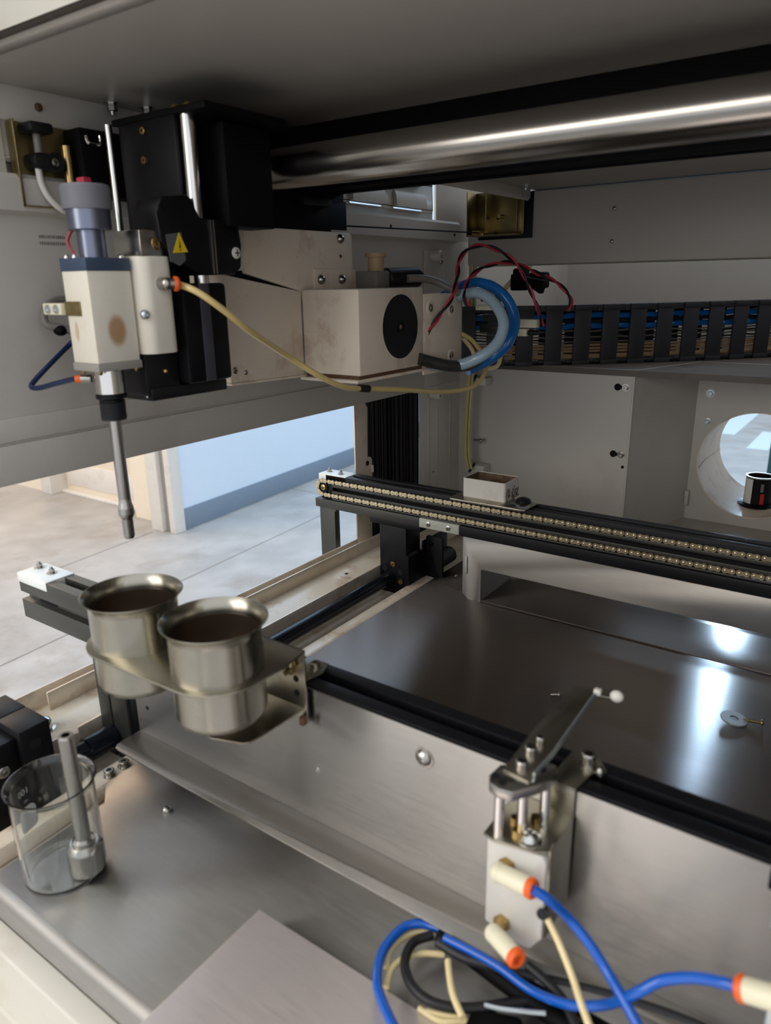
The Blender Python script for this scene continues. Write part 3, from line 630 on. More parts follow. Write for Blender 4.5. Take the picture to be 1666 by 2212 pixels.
t = thing('main_deck', 'steel deck plate between the two conveyors, coloured darker for its dim reflections', 'steel deck', (-0.2, 0.5, -0.370))  # deck split here so each half carries its reflected tone in colour
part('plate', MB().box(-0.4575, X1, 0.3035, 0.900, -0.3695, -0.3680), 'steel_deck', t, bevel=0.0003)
screw(t, (-0.4380, 0.7764, -0.3680), (0, 0, 1), 0.0026, h=0.001, kind='button')
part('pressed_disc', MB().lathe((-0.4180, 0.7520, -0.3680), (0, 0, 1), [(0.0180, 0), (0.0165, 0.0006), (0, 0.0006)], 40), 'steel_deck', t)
t = thing('front_deck', 'steel deck plate with a rolled front edge under the beaker, coloured lighter for its room reflections', 'steel deck', (-0.2, 0.23, -0.370))
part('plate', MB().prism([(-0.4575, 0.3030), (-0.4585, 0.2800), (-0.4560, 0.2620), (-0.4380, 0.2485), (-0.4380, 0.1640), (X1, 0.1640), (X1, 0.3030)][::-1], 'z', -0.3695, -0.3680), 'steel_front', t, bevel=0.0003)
mb = MB(); n = 8; rr_ = 0.0060
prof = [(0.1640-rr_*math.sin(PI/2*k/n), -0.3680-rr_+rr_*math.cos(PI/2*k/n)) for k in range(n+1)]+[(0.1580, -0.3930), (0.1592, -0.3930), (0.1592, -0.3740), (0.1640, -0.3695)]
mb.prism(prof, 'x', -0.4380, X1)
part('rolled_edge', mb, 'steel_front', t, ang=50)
screw(t, (-0.3925, 0.2694, -0.3680), (0, 0, 1), 0.0034, h=0.003, kind='button')

t = thing('raised_cover', 'lighter brushed steel cover plate raised on the deck at the bottom of the frame', 'steel cover', (-0.1, 0.18, -0.368))
part('plate', MB().prism([(-0.2628, 0.2345), (-0.2628, 0.02), (X1, 0.02), (X1, 0.2345)][::-1], 'z', -0.3560, -0.3545), 'steel_raised', t, bevel=0.0006)
part('edge_fold', MB().box(-0.2625, -0.2610, 0.02, 0.2340, -0.3680, -0.3560).box(-0.2610, X1, 0.2325, 0.2340, -0.3680, -0.3560), 'steel_raised', t)

t = thing('front_sill', 'cream painted stepped sill along the lower left corner', 'sill', (-0.2, 0.14, -0.46))
part('sill_body', MB().prism([(0.1575, -0.3900), (0.1450, -0.3905), (0.1440, -0.3915), (0.1440, -0.4460), (0.1425, -0.4475), (0.1000, -0.4480), (0.1000, -0.470), (0.1575, -0.470)], 'x', -0.62, X1), 'paint_front', t, bevel=0.0010)
part('rubber_seal', MB().box(-0.62, X1, 0.094, 0.0995, -0.470, -0.444), 'grey_metal', t, bevel=0.001)

t = thing('rear_skirt', 'bright steel skirt with a long slot below the rear conveyor', 'steel panel', (-0.2, 0.72, -0.368))
part('face', MB().prism([(-0.3962, -0.2885), (X1, -0.2885), (X1, -0.3255), (-0.3714, -0.3255), (-0.3714, -0.3680), (-0.3880, -0.3680), (-0.3962, -0.3610)], 'y', 0.7185, 0.7197), 'steel_sheet', t, bevel=0.0003)
part('return_flange', MB().box(-0.3726, -0.3714, 0.7197, 0.800, -0.3665, -0.2885), 'steel_sheet', t)
part('base_plate', MB().box(-0.3714, X1, 0.7190, 0.800, -0.3672, -0.3655), 'steel_deck', t, bevel=0.0003)
part('pressed_tab', MB().prism(rounded(-0.3935, -0.3895, -0.335, -0.312, 0.0019), 'y', 0.7176, 0.7186), 'steel_sheet', t, bevel=0.0004)

# dark brackets behind the rear post
t = thing('drive_bracket', 'black bracket plates tucked behind the rear conveyor post', 'bracket', (-0.45, 0.78, -0.386))
part('plate', MB().box(-0.4760, -0.4740, 0.753, 0.815, -0.386, -0.3200), 'black_metal', t, bevel=0.0005)
part('plate', MB().prism(rounded(-0.4740, -0.4490, -0.386, -0.3140, 0.003), 'y', 0.7600, 0.7640), 'black_metal', t, bevel=0.0005)
part('motor', MB().cyl((-0.4615, 0.764, -0.350), (-0.4615, 0.80, -0.350), 0.011, 32), 'black_plastic', t)
screw(t, (-0.466, 0.760, -0.3245), (0, -1, 0), 0.003, kind='hex', m='black_metal')
mb = MB()
pts = [(-0.505, 0.800), (-0.488, 0.806), (-0.472, 0.812), (-0.462, 0.826), (-0.468, 0.842), (-0.480, 0.850), (-0.492, 0.846), (-0.500, 0.858), (-0.510, 0.846), (-0.506, 0.826), (-0.512, 0.812)]
mb.prism(pts, 'z', -0.386, -0.372)
solid('foam_scrap', mb, 'foam_tan', 'torn tan foam scrap lying in the dark corner behind the rear post', 'foam scrap', bevel=0.003)

# ================================================================ carrier plate and tray on the rear conveyor
t = thing('carrier_plate', 'dirty steel carrier plate sitting across the rear conveyor under the tray', 'carrier plate', (-0.36, 0.72, -0.2405))
part('plate', MB().prism([(-0.4040, 0.7015), (-0.3175, 0.7015), (-0.3120, 0.7040), (-0.3120, 0.7370), (-0.4070, 0.7370), (-0.4070, 0.7040)], 'z', -0.2405, -0.2380), 'steel_bracket', t, bevel=0.0004)
part('front_lip', MB().prism([(0.3005, 0.1495), (0.3005, 0.1450), (0.2975, 0.1452), (0.2950, 0.1470), (0.2945, 0.1500)], 'x', -0.62, 0.5), 'paint_top', CE, ang=60)
part('lip_shade_band', MB().prism([(0.2945, 0.1500), (0.3005, 0.1490), (0.3005, 0.1560), (0.2925, 0.1570), (0.2915, 0.1535)], 'x', -0.64, 0.5), 'shelf_dark', CE, ang=60)  # repeat of the dark strip that stands for the hood shadow
part('knob', MB().lathe((-0.3262, 0.7300, -0.2380), (0, 0, 1), [(0, 0), (0.0085, 0), (0.0088, 0.0015), (0.0070, 0.0040), (0.0035, 0.0055), (0, 0.0058)], 32), 'black_plastic', t)
hole(t, (-0.331, 0.712, -0.2380), (0, 0, 1), 0.0035)
part('crust', MB().sphere((-0.333, 0.708, -0.2383), 0.007, 1.6, 0.5, 0.12).sphere((-0.321, 0.719, -0.2383), 0.006, 0.8, 1.2, 0.12), 'residue', t)
t = thing('drip_tray', 'open square metal tray stained brown inside, on the rear conveyor', 'tray', (-0.37, 0.73, -0.238))
a, b_, c_, d_ = -0.3970, -0.3430, 0.7165, 0.7545
o_ = rounded(a, b_, c_, d_, 0.003); i_ = rounded(a+0.0013, b_-0.0013, c_+0.0013, d_-0.0013, 0.002)
mb = MB().frame(o_, i_, 'z', -0.2380, -0.2160)
part('walls', mb, 'tray_white', t, bevel=0.0)
part('base', MB().prism(i_, 'z', -0.2378, -0.2368), 'residue', t)
part('inner_lining', MB().frame(i_, rounded(a+0.0020, b_-0.0020, c_+0.0020, d_-0.0020, 0.0018), 'z', -0.2375, -0.2166), 'tray_stained', t, label='brown stained inside')
mb = MB()
for k in range(60):
    z = max(-0.2365, min(-0.2200, random.gauss(-0.2330, 0.004))); y = random.uniform(c_+0.004, d_-0.002); mb.sphere((b_, y, z), random.uniform(0.0004, 0.0015), 0.12, 0.7, random.uniform(1, 3))
part('brown_residue', mb, 'residue', t, label='dried brown residue')

# ================================================================ gantry: beam, tube and carriage
t = thing('gantry_beam', 'matte black cross beam tucked behind the shiny tube under the cover', 'beam', (-0.2, 0.61, 0.08))
part('beam', MB().box(-0.578, X1, 0.592, 0.640, 0.0870, 0.1445), 'rubber', t, bevel=0.001)
t = thing('gantry_tube', 'thick polished steel tube crossing the top right of the frame', 'tube', (-0.2, 0.50, 0.076))
part('tube', MB().cyl((-0.520, 0.500, 0.0925), (X1, 0.500, 0.0925), 0.0160, 48), 'tube_steel', t)
part('shaft_end', MB().lathe((-0.5005, 0.500, 0.0925), (1, 0, 0), [(0.0205, 0), (0.0195, 0.003), (0.0172, 0.005), (0.0161, 0.008)], 40), 'black_metal', t)
t = thing('drive_cable', 'thin dark cable strung just below the shiny tube', 'cable', (-0.2, 0.62, 0.087))
part('cable', MB().cyl((-0.500, 0.618, 0.0865), (X1, 0.618, 0.0820), 0.0011, 8), 'rubber', t)

t = thing('carriage', 'black gantry carriage with cream painted arm and motor box', 'carriage', (-0.5, 0.5, -0.09))
part('carriage_block', MB().box(-0.575, -0.5000, 0.4780, 0.6200, 0.0480, 0.1260), 'rubber', t, bevel=0.0015)
part('carriage_block', MB().box(-0.5600, -0.5160, 0.4450, 0.4780, 0.0360, 0.1205), 'rubber', t, bevel=0.001)
part('side_plate', MB().prism([(0.478, 0.0505), (0.6440, 0.0525), (0.6440, 0.0800), (0.6400, 0.0800), (0.6400, 0.0965), (0.478, 0.0965)], 'x', -0.5005, -0.4990), 'rubber', t, bevel=0.0004)
screw(t, (-0.5000, 0.4850, 0.1200), (1, 0, 0), 0.0028, kind='hex', m='brass')
part('grease_ring', MB().lathe((-0.4995, 0.500, 0.0925), (1, 0, 0), [(0.0202, 0), (0.0212, 0.001), (0.0206, 0.003), (0.0196, 0.0015)], 40, close=True), 'zinc_brass', t)
part('slotted_block', MB().box(-0.4988, -0.4900, 0.568, 0.610, 0.0720, 0.0800), 'black_plastic', t, bevel=0.001)
# cream arm
part('arm_cover', MB().prism([(0.4930, 0.0100), (0.4950, 0.0500), (0.6500, 0.0505), (0.6530, 0.0480), (0.6530, -0.0150), (0.5700, -0.0150), (0.5646, -0.0060)], 'x', -0.5200, -0.4995), 'housing_paint', t, bevel=0.0010)
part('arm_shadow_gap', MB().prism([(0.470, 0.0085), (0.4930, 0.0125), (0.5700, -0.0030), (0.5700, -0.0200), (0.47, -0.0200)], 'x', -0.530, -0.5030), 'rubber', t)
part('arm_housing', MB().prism([(0.4630, 0.0095), (0.5660, -0.0068), (0.5660, -0.0880), (0.4648, -0.0852)], 'x', -0.5450, -0.4980), 'housing_paint', t, bevel=0.0012)
part('arm_lip', MB().prism([(0.4640, -0.0852), (0.570, -0.0880), (0.570, -0.0900), (0.4640, -0.0874)], 'x', -0.548, -0.4965), 'housing_paint', t, bevel=0.0005)
screw(t, (-0.4980, 0.4708, -0.0740), (1, 0, 0), 0.0033, h=0.001, kind='phillips')
screw(t, (-0.4980, 0.4840, -0.0772), (1, 0, 0), 0.0024, h=0.001, kind='button')
screw(t, (-0.4995, 0.6320, 0.0440), (1, 0, 0), 0.0048, kind='button')
screw(t, (-0.4995, 0.6322, 0.0270), (1, 0, 0), 0.0018, kind='button', m='rust')
part('angle_tab', MB().box(-0.4995, -0.4975, 0.5868, 0.6540, -0.0160, 0.0142), 'housing_paint', t, bevel=0.0006)
for y in (0.5960, 0.6300): screw(t, (-0.4975, y, 0.0040), (1, 0, 0), 0.0050, kind='button')
part('motor_box', MB().box(-0.4978, -0.4276, 0.5660, 0.6800, -0.0862, -0.0052), 'housing_paint', t, bevel=0.0018)
part('box_lip', MB().box(-0.4990, -0.4262, 0.5600, 0.7660, -0.0925, -0.0895), 'housing_paint', t, bevel=0.0006)
part('box_gasket', MB().box(-0.4960, -0.4295, 0.5670, 0.6790, -0.0896, -0.0862), 'rust', t)
part('vent_disc', MB().lathe((-0.4277, 0.6365, -0.0432), (1, 0, 0), [(0, 0), (0.0318, 0), (0.0318, 0.0006), (0, 0.0006)], 56), 'rail_black', t)
part('shaft_hub', MB().lathe((-0.4271, 0.6365, -0.0432), (1, 0, 0), [(0.0055, 0), (0.0055, 0.001), (0.0042, 0.001), (0.0040, -0.003), (0, -0.003)], 28), 'hole_black', t)
part('shaft', MB().cyl((-0.4290, 0.6345, -0.0432), (-0.4262, 0.6345, -0.0432), 0.0022, 16), 'brass', t)
part('rear_plate', MB().box(-0.4300, -0.4276, 0.6810, 0.7640, -0.0970, -0.0120), 'housing_paint', t, bevel=0.0008)
part('rear_plate_edge', MB().box(-0.4700, -0.4276, 0.7620, 0.7645, -0.0970, -0.0120), 'housing_paint', t, bevel=0.0006)
for y, z in ((0.6943, -0.0266), (0.7389, -0.0297), (0.7400, -0.0810)):
    o = part('grommet', MB().lathe((-0.4276, y, z), (1, 0, 0), [(0.0080, 0), (0.0078, 0.0010), (0.0050, 0.0012), (0.0045, -0.001), (0, -0.001)], 28), 'housing_paint', t)
    screw(t, (-0.4285, y, z), (1, 0, 0), 0.0040, h=0.002, kind='hex')
# connector beside the arm
part('connector_body', MB().box(-0.4990, -0.4700, 0.6560, 0.6800, -0.0080, 0.0120), 'grey_wire', t, bevel=0.002)
part('connector_neck', MB().cyl((-0.480, 0.668, 0.010), (-0.480, 0.668, 0.0300), 0.0085, 24).cyl((-0.480, 0.668, 0.026), (-0.480, 0.668, 0.0300), 0.0115, 24), 'tan_wire', t)
part('connector_plug', MB().lathe((-0.480, 0.680, 0.0040), (0.25, 1, 0.03), [(0, 0), (0.0098, 0), (0.0098, 0.004), (0.0112, 0.005), (0.0112, 0.050), (0.0085, 0.055), (0, 0.055)], 28), 'black_plastic', t)

# ================================================================ vertical axis and dispensing head (left)
t = thing('vertical_axis', 'black vertical axis frame with chrome guide rods at the upper left', 'axis frame', (-0.48, 0.40, -0.085))
part('back_plate', MB().box(-0.5240, -0.4590, 0.3930, 0.4020, 0.0380, 0.1190), 'black_metal', t, bevel=0.001, label='tall black plate with a few small screws')
for x, z, m_ in ((-0.4930, 0.1110, 'brass'), (-0.4950, 0.0910, 'rust')): screw(t, (x, 0.3930, z), (0, -1, 0), 0.0026, kind='hex', m=m_)
part('top_plate', MB().box(-0.530, -0.425, 0.392, 0.475, 0.1180, 0.1225), 'rubber', t, bevel=0.0006)
for x in (-0.4490, -0.4630): screw(t, (x, 0.398, 0.1225), (0, 0, 1), 0.0035, kind='button', m='brass')
part('guide_rod', MB().cyl((-0.4525, 0.4000, 0.0000), (-0.4525, 0.4000, 0.1190), 0.0057, 28), 'chrome', t, label='bright chrome guide rod')
part('guide_rod', MB().cyl((-0.5320, 0.3900, 0.0400), (-0.5320, 0.3900, 0.1190), 0.0030, 20), 'chrome', t, label='thin chrome rod')
part('side_block', MB().box(-0.4660, -0.4380, 0.4200, 0.4700, 0.0430, 0.1150), 'rubber', t, bevel=0.001)
part('slide_body', MB().box(-0.4950, -0.4450, 0.3740, 0.4180, -0.0720, 0.0020), 'black_metal', t, bevel=0.003)
part('slide_strip', MB().box(-0.4462, -0.4446, 0.3900, 0.4000, -0.0710, 0.0010), 'strip_grey', t, bevel=0.0005, label='dark grey strip')
part('slide_foot', MB().box(-0.4950, -0.4550, 0.3450, 0.4200, -0.0820, -0.0725), 'black_plastic', t, bevel=0.001)
part('lower_block', MB().box(-0.4920, -0.4560, 0.3420, 0.3730, -0.0780, -0.0400), 'black_plastic', t, bevel=0.0015)
screw(t, (-0.4560, 0.3600, -0.0610), (1, 0, 0), 0.0022, kind='button', m='brass')
screw(t, (-0.4620, 0.3640, -0.0780), (0, 0, -1), 0.0020, kind='hex')
screw(t, (-0.4620, 0.3460, -0.0780), (0, 0, -1), 0.0018, kind='hex')
part('backing', MB().box(-0.5100, -0.4600, 0.3820, 0.3950, -0.0400, 0.0400), 'rubber', t)
# angled hood with the warning triangle
mb = MB().prism([(0.3580, 0.0300), (0.3560, 0.0500), (0.3620, 0.0600), (0.3860, 0.0630), (0.3960, 0.0480), (0.4080, 0.0475), (0.4250, 0.0478), (0.4340, 0.0430), (0.4360, 0.0300), (0.4340, 0.0130), (0.4270, 0.0080), (0.4020, 0.0075), (0.3900, 0.0075), (0.3700, 0.0180)], 'x', -0.4700, -0.4430)
part('hood', mb, 'black_metal', t, bevel=0.0015)
part('hood_seam', MB().box(-0.4434, -0.4420, 0.4035, 0.4048, 0.0085, 0.0468).box(-0.4434, -0.4420, 0.4065, 0.4078, 0.0085, 0.0468), 'satin_steel', t)
screw(t, (-0.4430, 0.4290, 0.0240), (1, 0, 0), 0.0044, h=0.0015, kind='phillips', m='tray_white')
screw(t, (-0.4430, 0.3600, 0.0520), (1, 0, 0), 0.0030, h=0.001, kind='button', m='black_metal')
part('label_backing', MB().prism([(0.3620, 0.0350), (0.3760, 0.0370), (0.3780, 0.0180), (0.3720, 0.0140), (0.3640, 0.0170)], 'x', -0.4430, -0.4424), 'label_silver', t)
o = part('warning_label', MB().prism([(0.3735, 0.0366), (0.3668, 0.0228), (0.3802, 0.0236)], 'x', -0.4424, -0.4420), 'yellow_label', t, label='yellow warning triangle')
part('warning_mark', MB().prism([(0.3733, 0.0322), (0.3725, 0.0262), (0.3741, 0.0263)], 'x', -0.4420, -0.44185).box(-0.4420, -0.44185, 0.3727, 0.3739, 0.0243, 0.0254), 'label_black', o)

AX, AY = -0.4683, 0.3195
t = thing('dispensing_head', 'white block dispensing head with a motor on top and a long steel nozzle below', 'dispensing head', (AX, AY, -0.185))
part('motor_cap', MB().lathe((AX, AY, 0.0500), (0, 0, 1), [(0, 0), (0.0158, 0), (0.0160, 0.002), (0.0160, 0.0140), (0.0150, 0.0155), (0, 0.0157)], 40), 'motor_cap', t, label='dull grey motor cap')
part('motor_can', MB().lathe((AX, AY, 0.0370), (0, 0, 1), [(0, 0), (0.0138, 0), (0.0143, 0.0005), (0.0143, 0.0130), (0, 0.0130)], 40), 'motor_metal', t)
part('motor_neck', MB().cyl((AX, AY, 0.0190), (AX, AY, 0.0375), 0.0092, 36), 'motor_metal', t)
part('motor_terminal', MB().box(AX-0.004, AX+0.004, AY-0.003, AY+0.003, 0.0655, 0.0700), 'red_wire', t, bevel=0.0005)
part('lead_wire', MB().tube([(AX-0.0110, AY-0.0060, 0.0380), (AX-0.0150, AY-0.0080, 0.0310), (AX-0.0135, AY-0.0070, 0.0240), (AX-0.0105, AY-0.0060, 0.0205)], 0.0008, 8), 'black_plastic', t)
part('lead_wire', MB().tube([(AX-0.0085, AY-0.0080, 0.0380), (AX-0.0110, AY-0.0110, 0.0310), (AX-0.0090, AY-0.0100, 0.0240), (AX-0.0050, AY-0.0100, 0.0205)], 0.0008, 8), 'red_wire', t, label='red lead wire')
part('top_plate', MB().box(-0.4840, -0.4540, 0.3030, 0.3380, 0.0108, 0.0192), 'blue_grey', t, bevel=0.0005)
for x, y in ((-0.4800, 0.3065), (-0.4690, 0.3055), (-0.4580, 0.3340)): screw(t, (x, y, 0.0192), (0, 0, 1), 0.0021, h=0.0026, kind='button', m='chrome')
blk = part('white_block', MB().box(-0.4832, -0.4545, 0.3033, 0.3376, -0.0505, 0.0108), 'nylon_block', t, bevel=0.0006)
part('sensor_slot', MB().box(-0.4838, -0.4660, 0.3022, 0.3060, -0.0185, -0.0090), 'zinc_brass', blk, bevel=0.0004)
part('base_plate', MB().box(-0.4840, -0.4537, 0.3025, 0.3385, -0.0560, -0.0505), 'trim_grey', t, bevel=0.0004)
for x, y in ((-0.4775, 0.3060), (-0.4580, 0.3060), (-0.4565, 0.3350)): screw(t, (x, y, -0.0560), (0, 0, -1), 0.0020, h=0.0026, kind='button', m='brass')
part('chuck', MB().lathe((AX, AY, -0.0560), (0, 0, -1), [(0, 0), (0.0102, 0), (0.0104, 0.001), (0.0104, 0.0170), (0.0096, 0.0180), (0, 0.018)], 40), 'chrome', t)
part('chuck_ring', MB().lathe((AX, AY, -0.0735), (0, 0, -1), [(0.0085, 0), (0.0108, 0.0003), (0.0108, 0.0030), (0.0090, 0.0040), (0.0088, 0.0060), (0, 0.006)], 40), 'black_metal', t)
prof = [(0, 0)]
for k in range(10): prof += [(0.0092, k*0.0013), (0.0086, k*0.0013+0.00065)]
prof += [(0.0088, 0.0130), (0, 0.0135)]
part('threaded_collar', MB().lathe((AX, AY, -0.0795), (0, 0, -1), prof, 40), 'charcoal', t)
part('nozzle', MB().lathe((AX, AY, -0.0920), (0, 0, -1), [(0, 0), (0.0045, 0), (0.0045, 0.0610), (0.0049, 0.0650), (0.0058, 0.0680), (0.0060, 0.0730), (0.0048, 0.0760), (0.0042, 0.0770), (0.0042, 0.0905), (0.0034, 0.0925), (0.0022, 0.0925), (0.0022, 0.080), (0, 0.080)], 36), 'satin_steel', t)
part('side_fitting', MB().cyl((AX-0.0095, AY-0.008, -0.0625), (AX-0.0150, AY-0.0125, -0.0625), 0.0030, 20), 'satin_steel', t)
part('orange_collet', MB().cyl((AX-0.0150, AY-0.0125, -0.0625), (AX-0.0180, AY-0.0150, -0.0628), 0.0028, 20), 'orange', t)

t = thing('valve_block', 'rounded white plastic valve block with an orange ringed fitting beside the head', 'valve block', (-0.46, 0.352, -0.047))
part('body', MB().prism(rounded(-0.4770, -0.4450, 0.3400, 0.3690, 0.009, 8), 'z', -0.0470, 0.0205), 'nylon', t, bevel=0.0008)
part('metal_head', MB().box(-0.4760, -0.4460, 0.3420, 0.3620, 0.0205, 0.0378), 'satin_steel', t, bevel=0.0008)
screw(t, (-0.4460, 0.3560, 0.0290), (1, 0, 0), 0.0044, h=0.001, kind='button', m='brass')
screw(t, (-0.4475, 0.3405, -0.0190), (1, -0.3, 0), 0.0036, kind='button', m='zinc_plate')
part('fitting_elbow', MB().cyl((-0.4450, 0.3555, 0.0018), (-0.4400, 0.3555, 0.0018), 0.0044, 24).sphere((-0.4395, 0.3560, 0.0018), 0.0044).cyl((-0.4395, 0.3560, 0.0018), (-0.4370, 0.3610, 0.0016), 0.0038, 24), 'satin_steel', t)
part('orange_collet', MB().lathe((-0.4370, 0.3605, 0.0016), (0.45, 0.9, -0.05), [(0.0022, 0), (0.0052, 0), (0.0054, 0.0020), (0.0044, 0.0036), (0.0022, 0.0036)], 28, close=True), 'orange', t)

t = thing('sensor_lead', 'beige ribbon lead looping out left of the white dispensing head', 'sensor lead', (-0.52, 0.32, -0.02))
part('ribbon', MB().tube(C['sensor_loop'], 0.0032, 10), 'grey_wire', t)
part('sensor_body', MB().box(-0.5060, -0.4836, 0.2990, 0.3040, -0.0180, -0.0100), 'fitting_cream', t, bevel=0.001)
for x in (-0.4990, -0.4890): screw(t, (x, 0.2990, -0.0140), (0, -1, 0), 0.0030, h=0.0008, kind='hex', m='zinc_plate')
part('tape_wrap', MB().sphere(tuple(Vector(C['sensor_loop'][4])+Vector((0, 0, -0.002))), 0.0055, 1, 1, 0.8), 'rubber', t)

# brass bracket and hose fittings on the left wall
t = thing('wall_bracket', 'brassy plated bracket with black hose clips high on the left wall', 'bracket', (-0.575, 0.36, 0.058))
part('plate', MB().prism(rounded(0.3350, 0.4300, 0.0600, 0.1205, 0.003), 'x', -0.5805, -0.5785), 'zinc_brass', t, bevel=0.0004)
part('plate_edge', MB().box(-0.5785, -0.5700, 0.3350, 0.3365, 0.0600, 0.1205).box(-0.5785, -0.5700, 0.3350, 0.400, 0.0600, 0.0612), 'zinc_brass', t, bevel=0.0004)
part('brass_standoff', MB().cyl((-0.566, 0.3740, 0.0760), (-0.566, 0.3740, 0.1060), 0.0040, 24), 'brass', t, label='bright brass standoff')
part('hose_clip', MB().prism(rounded(0.3440, 0.3660, 0.0870, 0.0985, 0.005), 'x', -0.5785, -0.562), 'black_plastic', t, bevel=0.001)
part('clip_eye', MB().lathe((-0.562, 0.3605, 0.0925), (1, 0, 0), [(0.0070, 0), (0.0070, 0.002), (0.0040, 0.002), (0.0036, 0)], 28, close=True), 'black_plastic', t)
screw(t, (-0.5615, 0.3605, 0.0925), (1, 0, 0), 0.0034, h=0.001, kind='phillips')
part('hose_clip', MB().box(-0.5785, -0.560, 0.3430, 0.3620, 0.1120, 0.1195), 'black_plastic', t, bevel=0.002)
part('grey_rod', MB().cyl((-0.570, 0.3530, 0.0980), (-0.570, 0.3530, 0.1130), 0.0030, 16), 'grey_wire', t)
part('black_box', MB().box(-0.5780, -0.5550, 0.3800, 0.4330, 0.0700, 0.1195), 'rubber', t, bevel=0.002)  # plain black box behind the hose clips
part('chrome_clip', MB().tube([(-0.5540, 0.3850, 0.1135), (-0.5530, 0.3860, 0.1085), (-0.5530, 0.3960, 0.1085), (-0.5530, 0.3970, 0.1150)], 0.0014, 8), 'chrome', t)
t = thing('white_tube', 'short white tube hanging from the black clip on the left wall', 'tube', (-0.568, 0.35, 0.055))
part('tube', MB().tube([(-0.5680, 0.3495, 0.0880), (-0.5680, 0.3500, 0.0780), (-0.5660, 0.3530, 0.0680), (-0.5640, 0.3600, 0.0600), (-0.5640, 0.3660, 0.0575)], 0.0026, 12), 'tray_white', t)

# ================================================================ hoses, wires and tubes near the arm
def line(name, key, r, m_, label, cat, group=None, seg=12):
    P = C[key]; lo = min(P, key=lambda p_: p_[2])
    t = thing(name, label, cat, lo, group)
    part('line', MB().tube(P, r, seg), m_, t); return t
t = line('pale_tube', 'pale_tube', 0.0026, 'pale_tube', 'pale yellow air tube hanging in an arc under the cream motor box', 'tube')
a_, b_ = Vector(C['pale_tube'][6]), Vector(C['pale_tube'][7]); mid = (a_+b_)/2
part('tape_band', MB().cyl(mid+(b_-a_)*0.05, mid+(b_-a_)*0.42, 0.0036, 16), 'black_plastic', t)
line('blue_hose', 'blue_hose', 0.0062, 'blue_hose', 'thick blue hose looping beside the cream rear plate', 'hose')
line('clear_hose', 'clear_hose', 0.0062, 'clear_hose', 'thick milky clear hose curled inside the blue hose loop', 'hose')
line('grey_cable', 'grey_cable', 0.0042, 'grey_wire', 'grey cable leaving the black connector plug above the motor box', 'cable')
line('grey_cable', 'grey_cable2', 0.0065, 'grey_metal', 'dark grey cable lying at the foot of the cream rear plate', 'cable')
line('tan_cable', 'tan_cable', 0.0026, 'cream_wire', 'cream cable drooping below the blue hose loop', 'cable')
line('navy_tube', 'navy_tube', 0.0020, 'navy_tube', 'thin navy tube bent sharply at the left of the nozzle', 'tube')
def twisted(key, label):
    P = spline(C[key], 10); lo = min(P, key=lambda p_: p_.z)
    t = thing('twisted_wires', label, 'wires', lo)
    for ph, m_, nm, lb in ((0, 'red_wire', 'red_strand', None), (PI, 'black_plastic', 'black_strand', 'black strand')):
        Q = []; u = Vector((0, 0, 1)); L_ = 0
        for i, p_ in enumerate(P):
            tt = (P[min(i+1, len(P)-1)]-P[max(i-1, 0)]).normalized()
            if i: L_ += (P[i]-P[i-1]).length
            u = (u-tt*u.dot(tt)).normalized() if abs(u.dot(tt)) < 0.99 else tt.orthogonal().normalized(); v = tt.cross(u)
            a = L_/0.045*2*PI+ph; Q.append(p_+(u*math.cos(a)+v*math.sin(a))*0.00135)
        part(nm, MB().tube(Q, 0.0015, 8, sub=1), m_, t, label=lb)
twisted('wireA', 'red and black twisted wire pair arching highest beside the arm')
twisted('wireB', 'red and black twisted wire pair ending in white connectors over the cable chain')
t = thing('wire_connector', 'white plug connector hanging in front of the cable chain', 'connector', (-0.37, 0.80, -0.045))
c0 = Vector(C['wireA'][-1])
part('plug', MB().box(c0.x-0.038, c0.x-0.006, c0.y-0.004, c0.y+0.006, c0.z-0.002, c0.z+0.008), 'fitting_cream', t, bevel=0.001)
part('plug', MB().box(c0.x-0.040, c0.x-0.018, c0.y-0.006, c0.y+0.004, c0.z-0.012, c0.z-0.003), 'fitting_cream', t, bevel=0.001)
part('sleeve', MB().cyl(c0+Vector((-0.018, 0, -0.008)), c0+Vector((-0.004, 0, -0.007)), 0.0032, 12), 'black_plastic', t)
t = thing('connector_cluster', 'dark tangle of connectors and sleeves inside the hose loop', 'connectors', (-0.42, 0.80, -0.07))
c0 = Vector((-0.428, 0.800, -0.040))
for dx, dy, dz, sx, sz, m_ in ((0, 0, 0.010, 0.030, 0.006, 'fitting_cream'), (0.004, 0.01, -0.002, 0.040, 0.008, 'charcoal'), (0.006, 0.0, -0.014, 0.034, 0.009, 'black_plastic'), (0.0, 0.012, 0.020, 0.036, 0.007, 'black_plastic'), (0.01, 0.01, -0.026, 0.026, 0.007, 'charcoal')):
    part('plug', MB().box(c0.x+dx, c0.x+dx+sx, c0.y+dy-0.004, c0.y+dy+0.006, c0.z+dz-sz/2, c0.z+dz+sz/2), m_, t, bevel=0.0012)

# ---------------------------------------------------------------- cable chain (drag chain)
t = thing('cable_carrier', 'black plastic cable chain full of hoses running along the rear shelf', 'cable carrier', (-0.36, 1.2, -0.125))
E0 = Vector((-0.560, 0.975, -0.0795)); E1 = Vector((-0.350, 1.060, -0.0790)); E2 = Vector((-0.080, 1.420, -0.0770))
def EP(s):                                   # gentle curve, s from 0 to 1
    return E0*(1-s)**2+E1*2*s*(1-s)+E2*s*s
NL = 16; Hh = 0.0425; mb = MB()
mb.box(-0.0125, 0.0125, -0.002, 0.0015, -Hh, Hh); mb.box(-0.021, 0.021, 0.000, 0.0025, Hh-0.008, Hh); mb.box(-0.021, 0.021, 0.000, 0.0025, -Hh, -Hh+0.006)                                   # front cross bar
mb.box(-0.021, 0.021, 0.0, 0.050, Hh-0.0045, Hh); mb.box(-0.021, 0.021, 0.0, 0.050, -Hh, -Hh+0.0045)
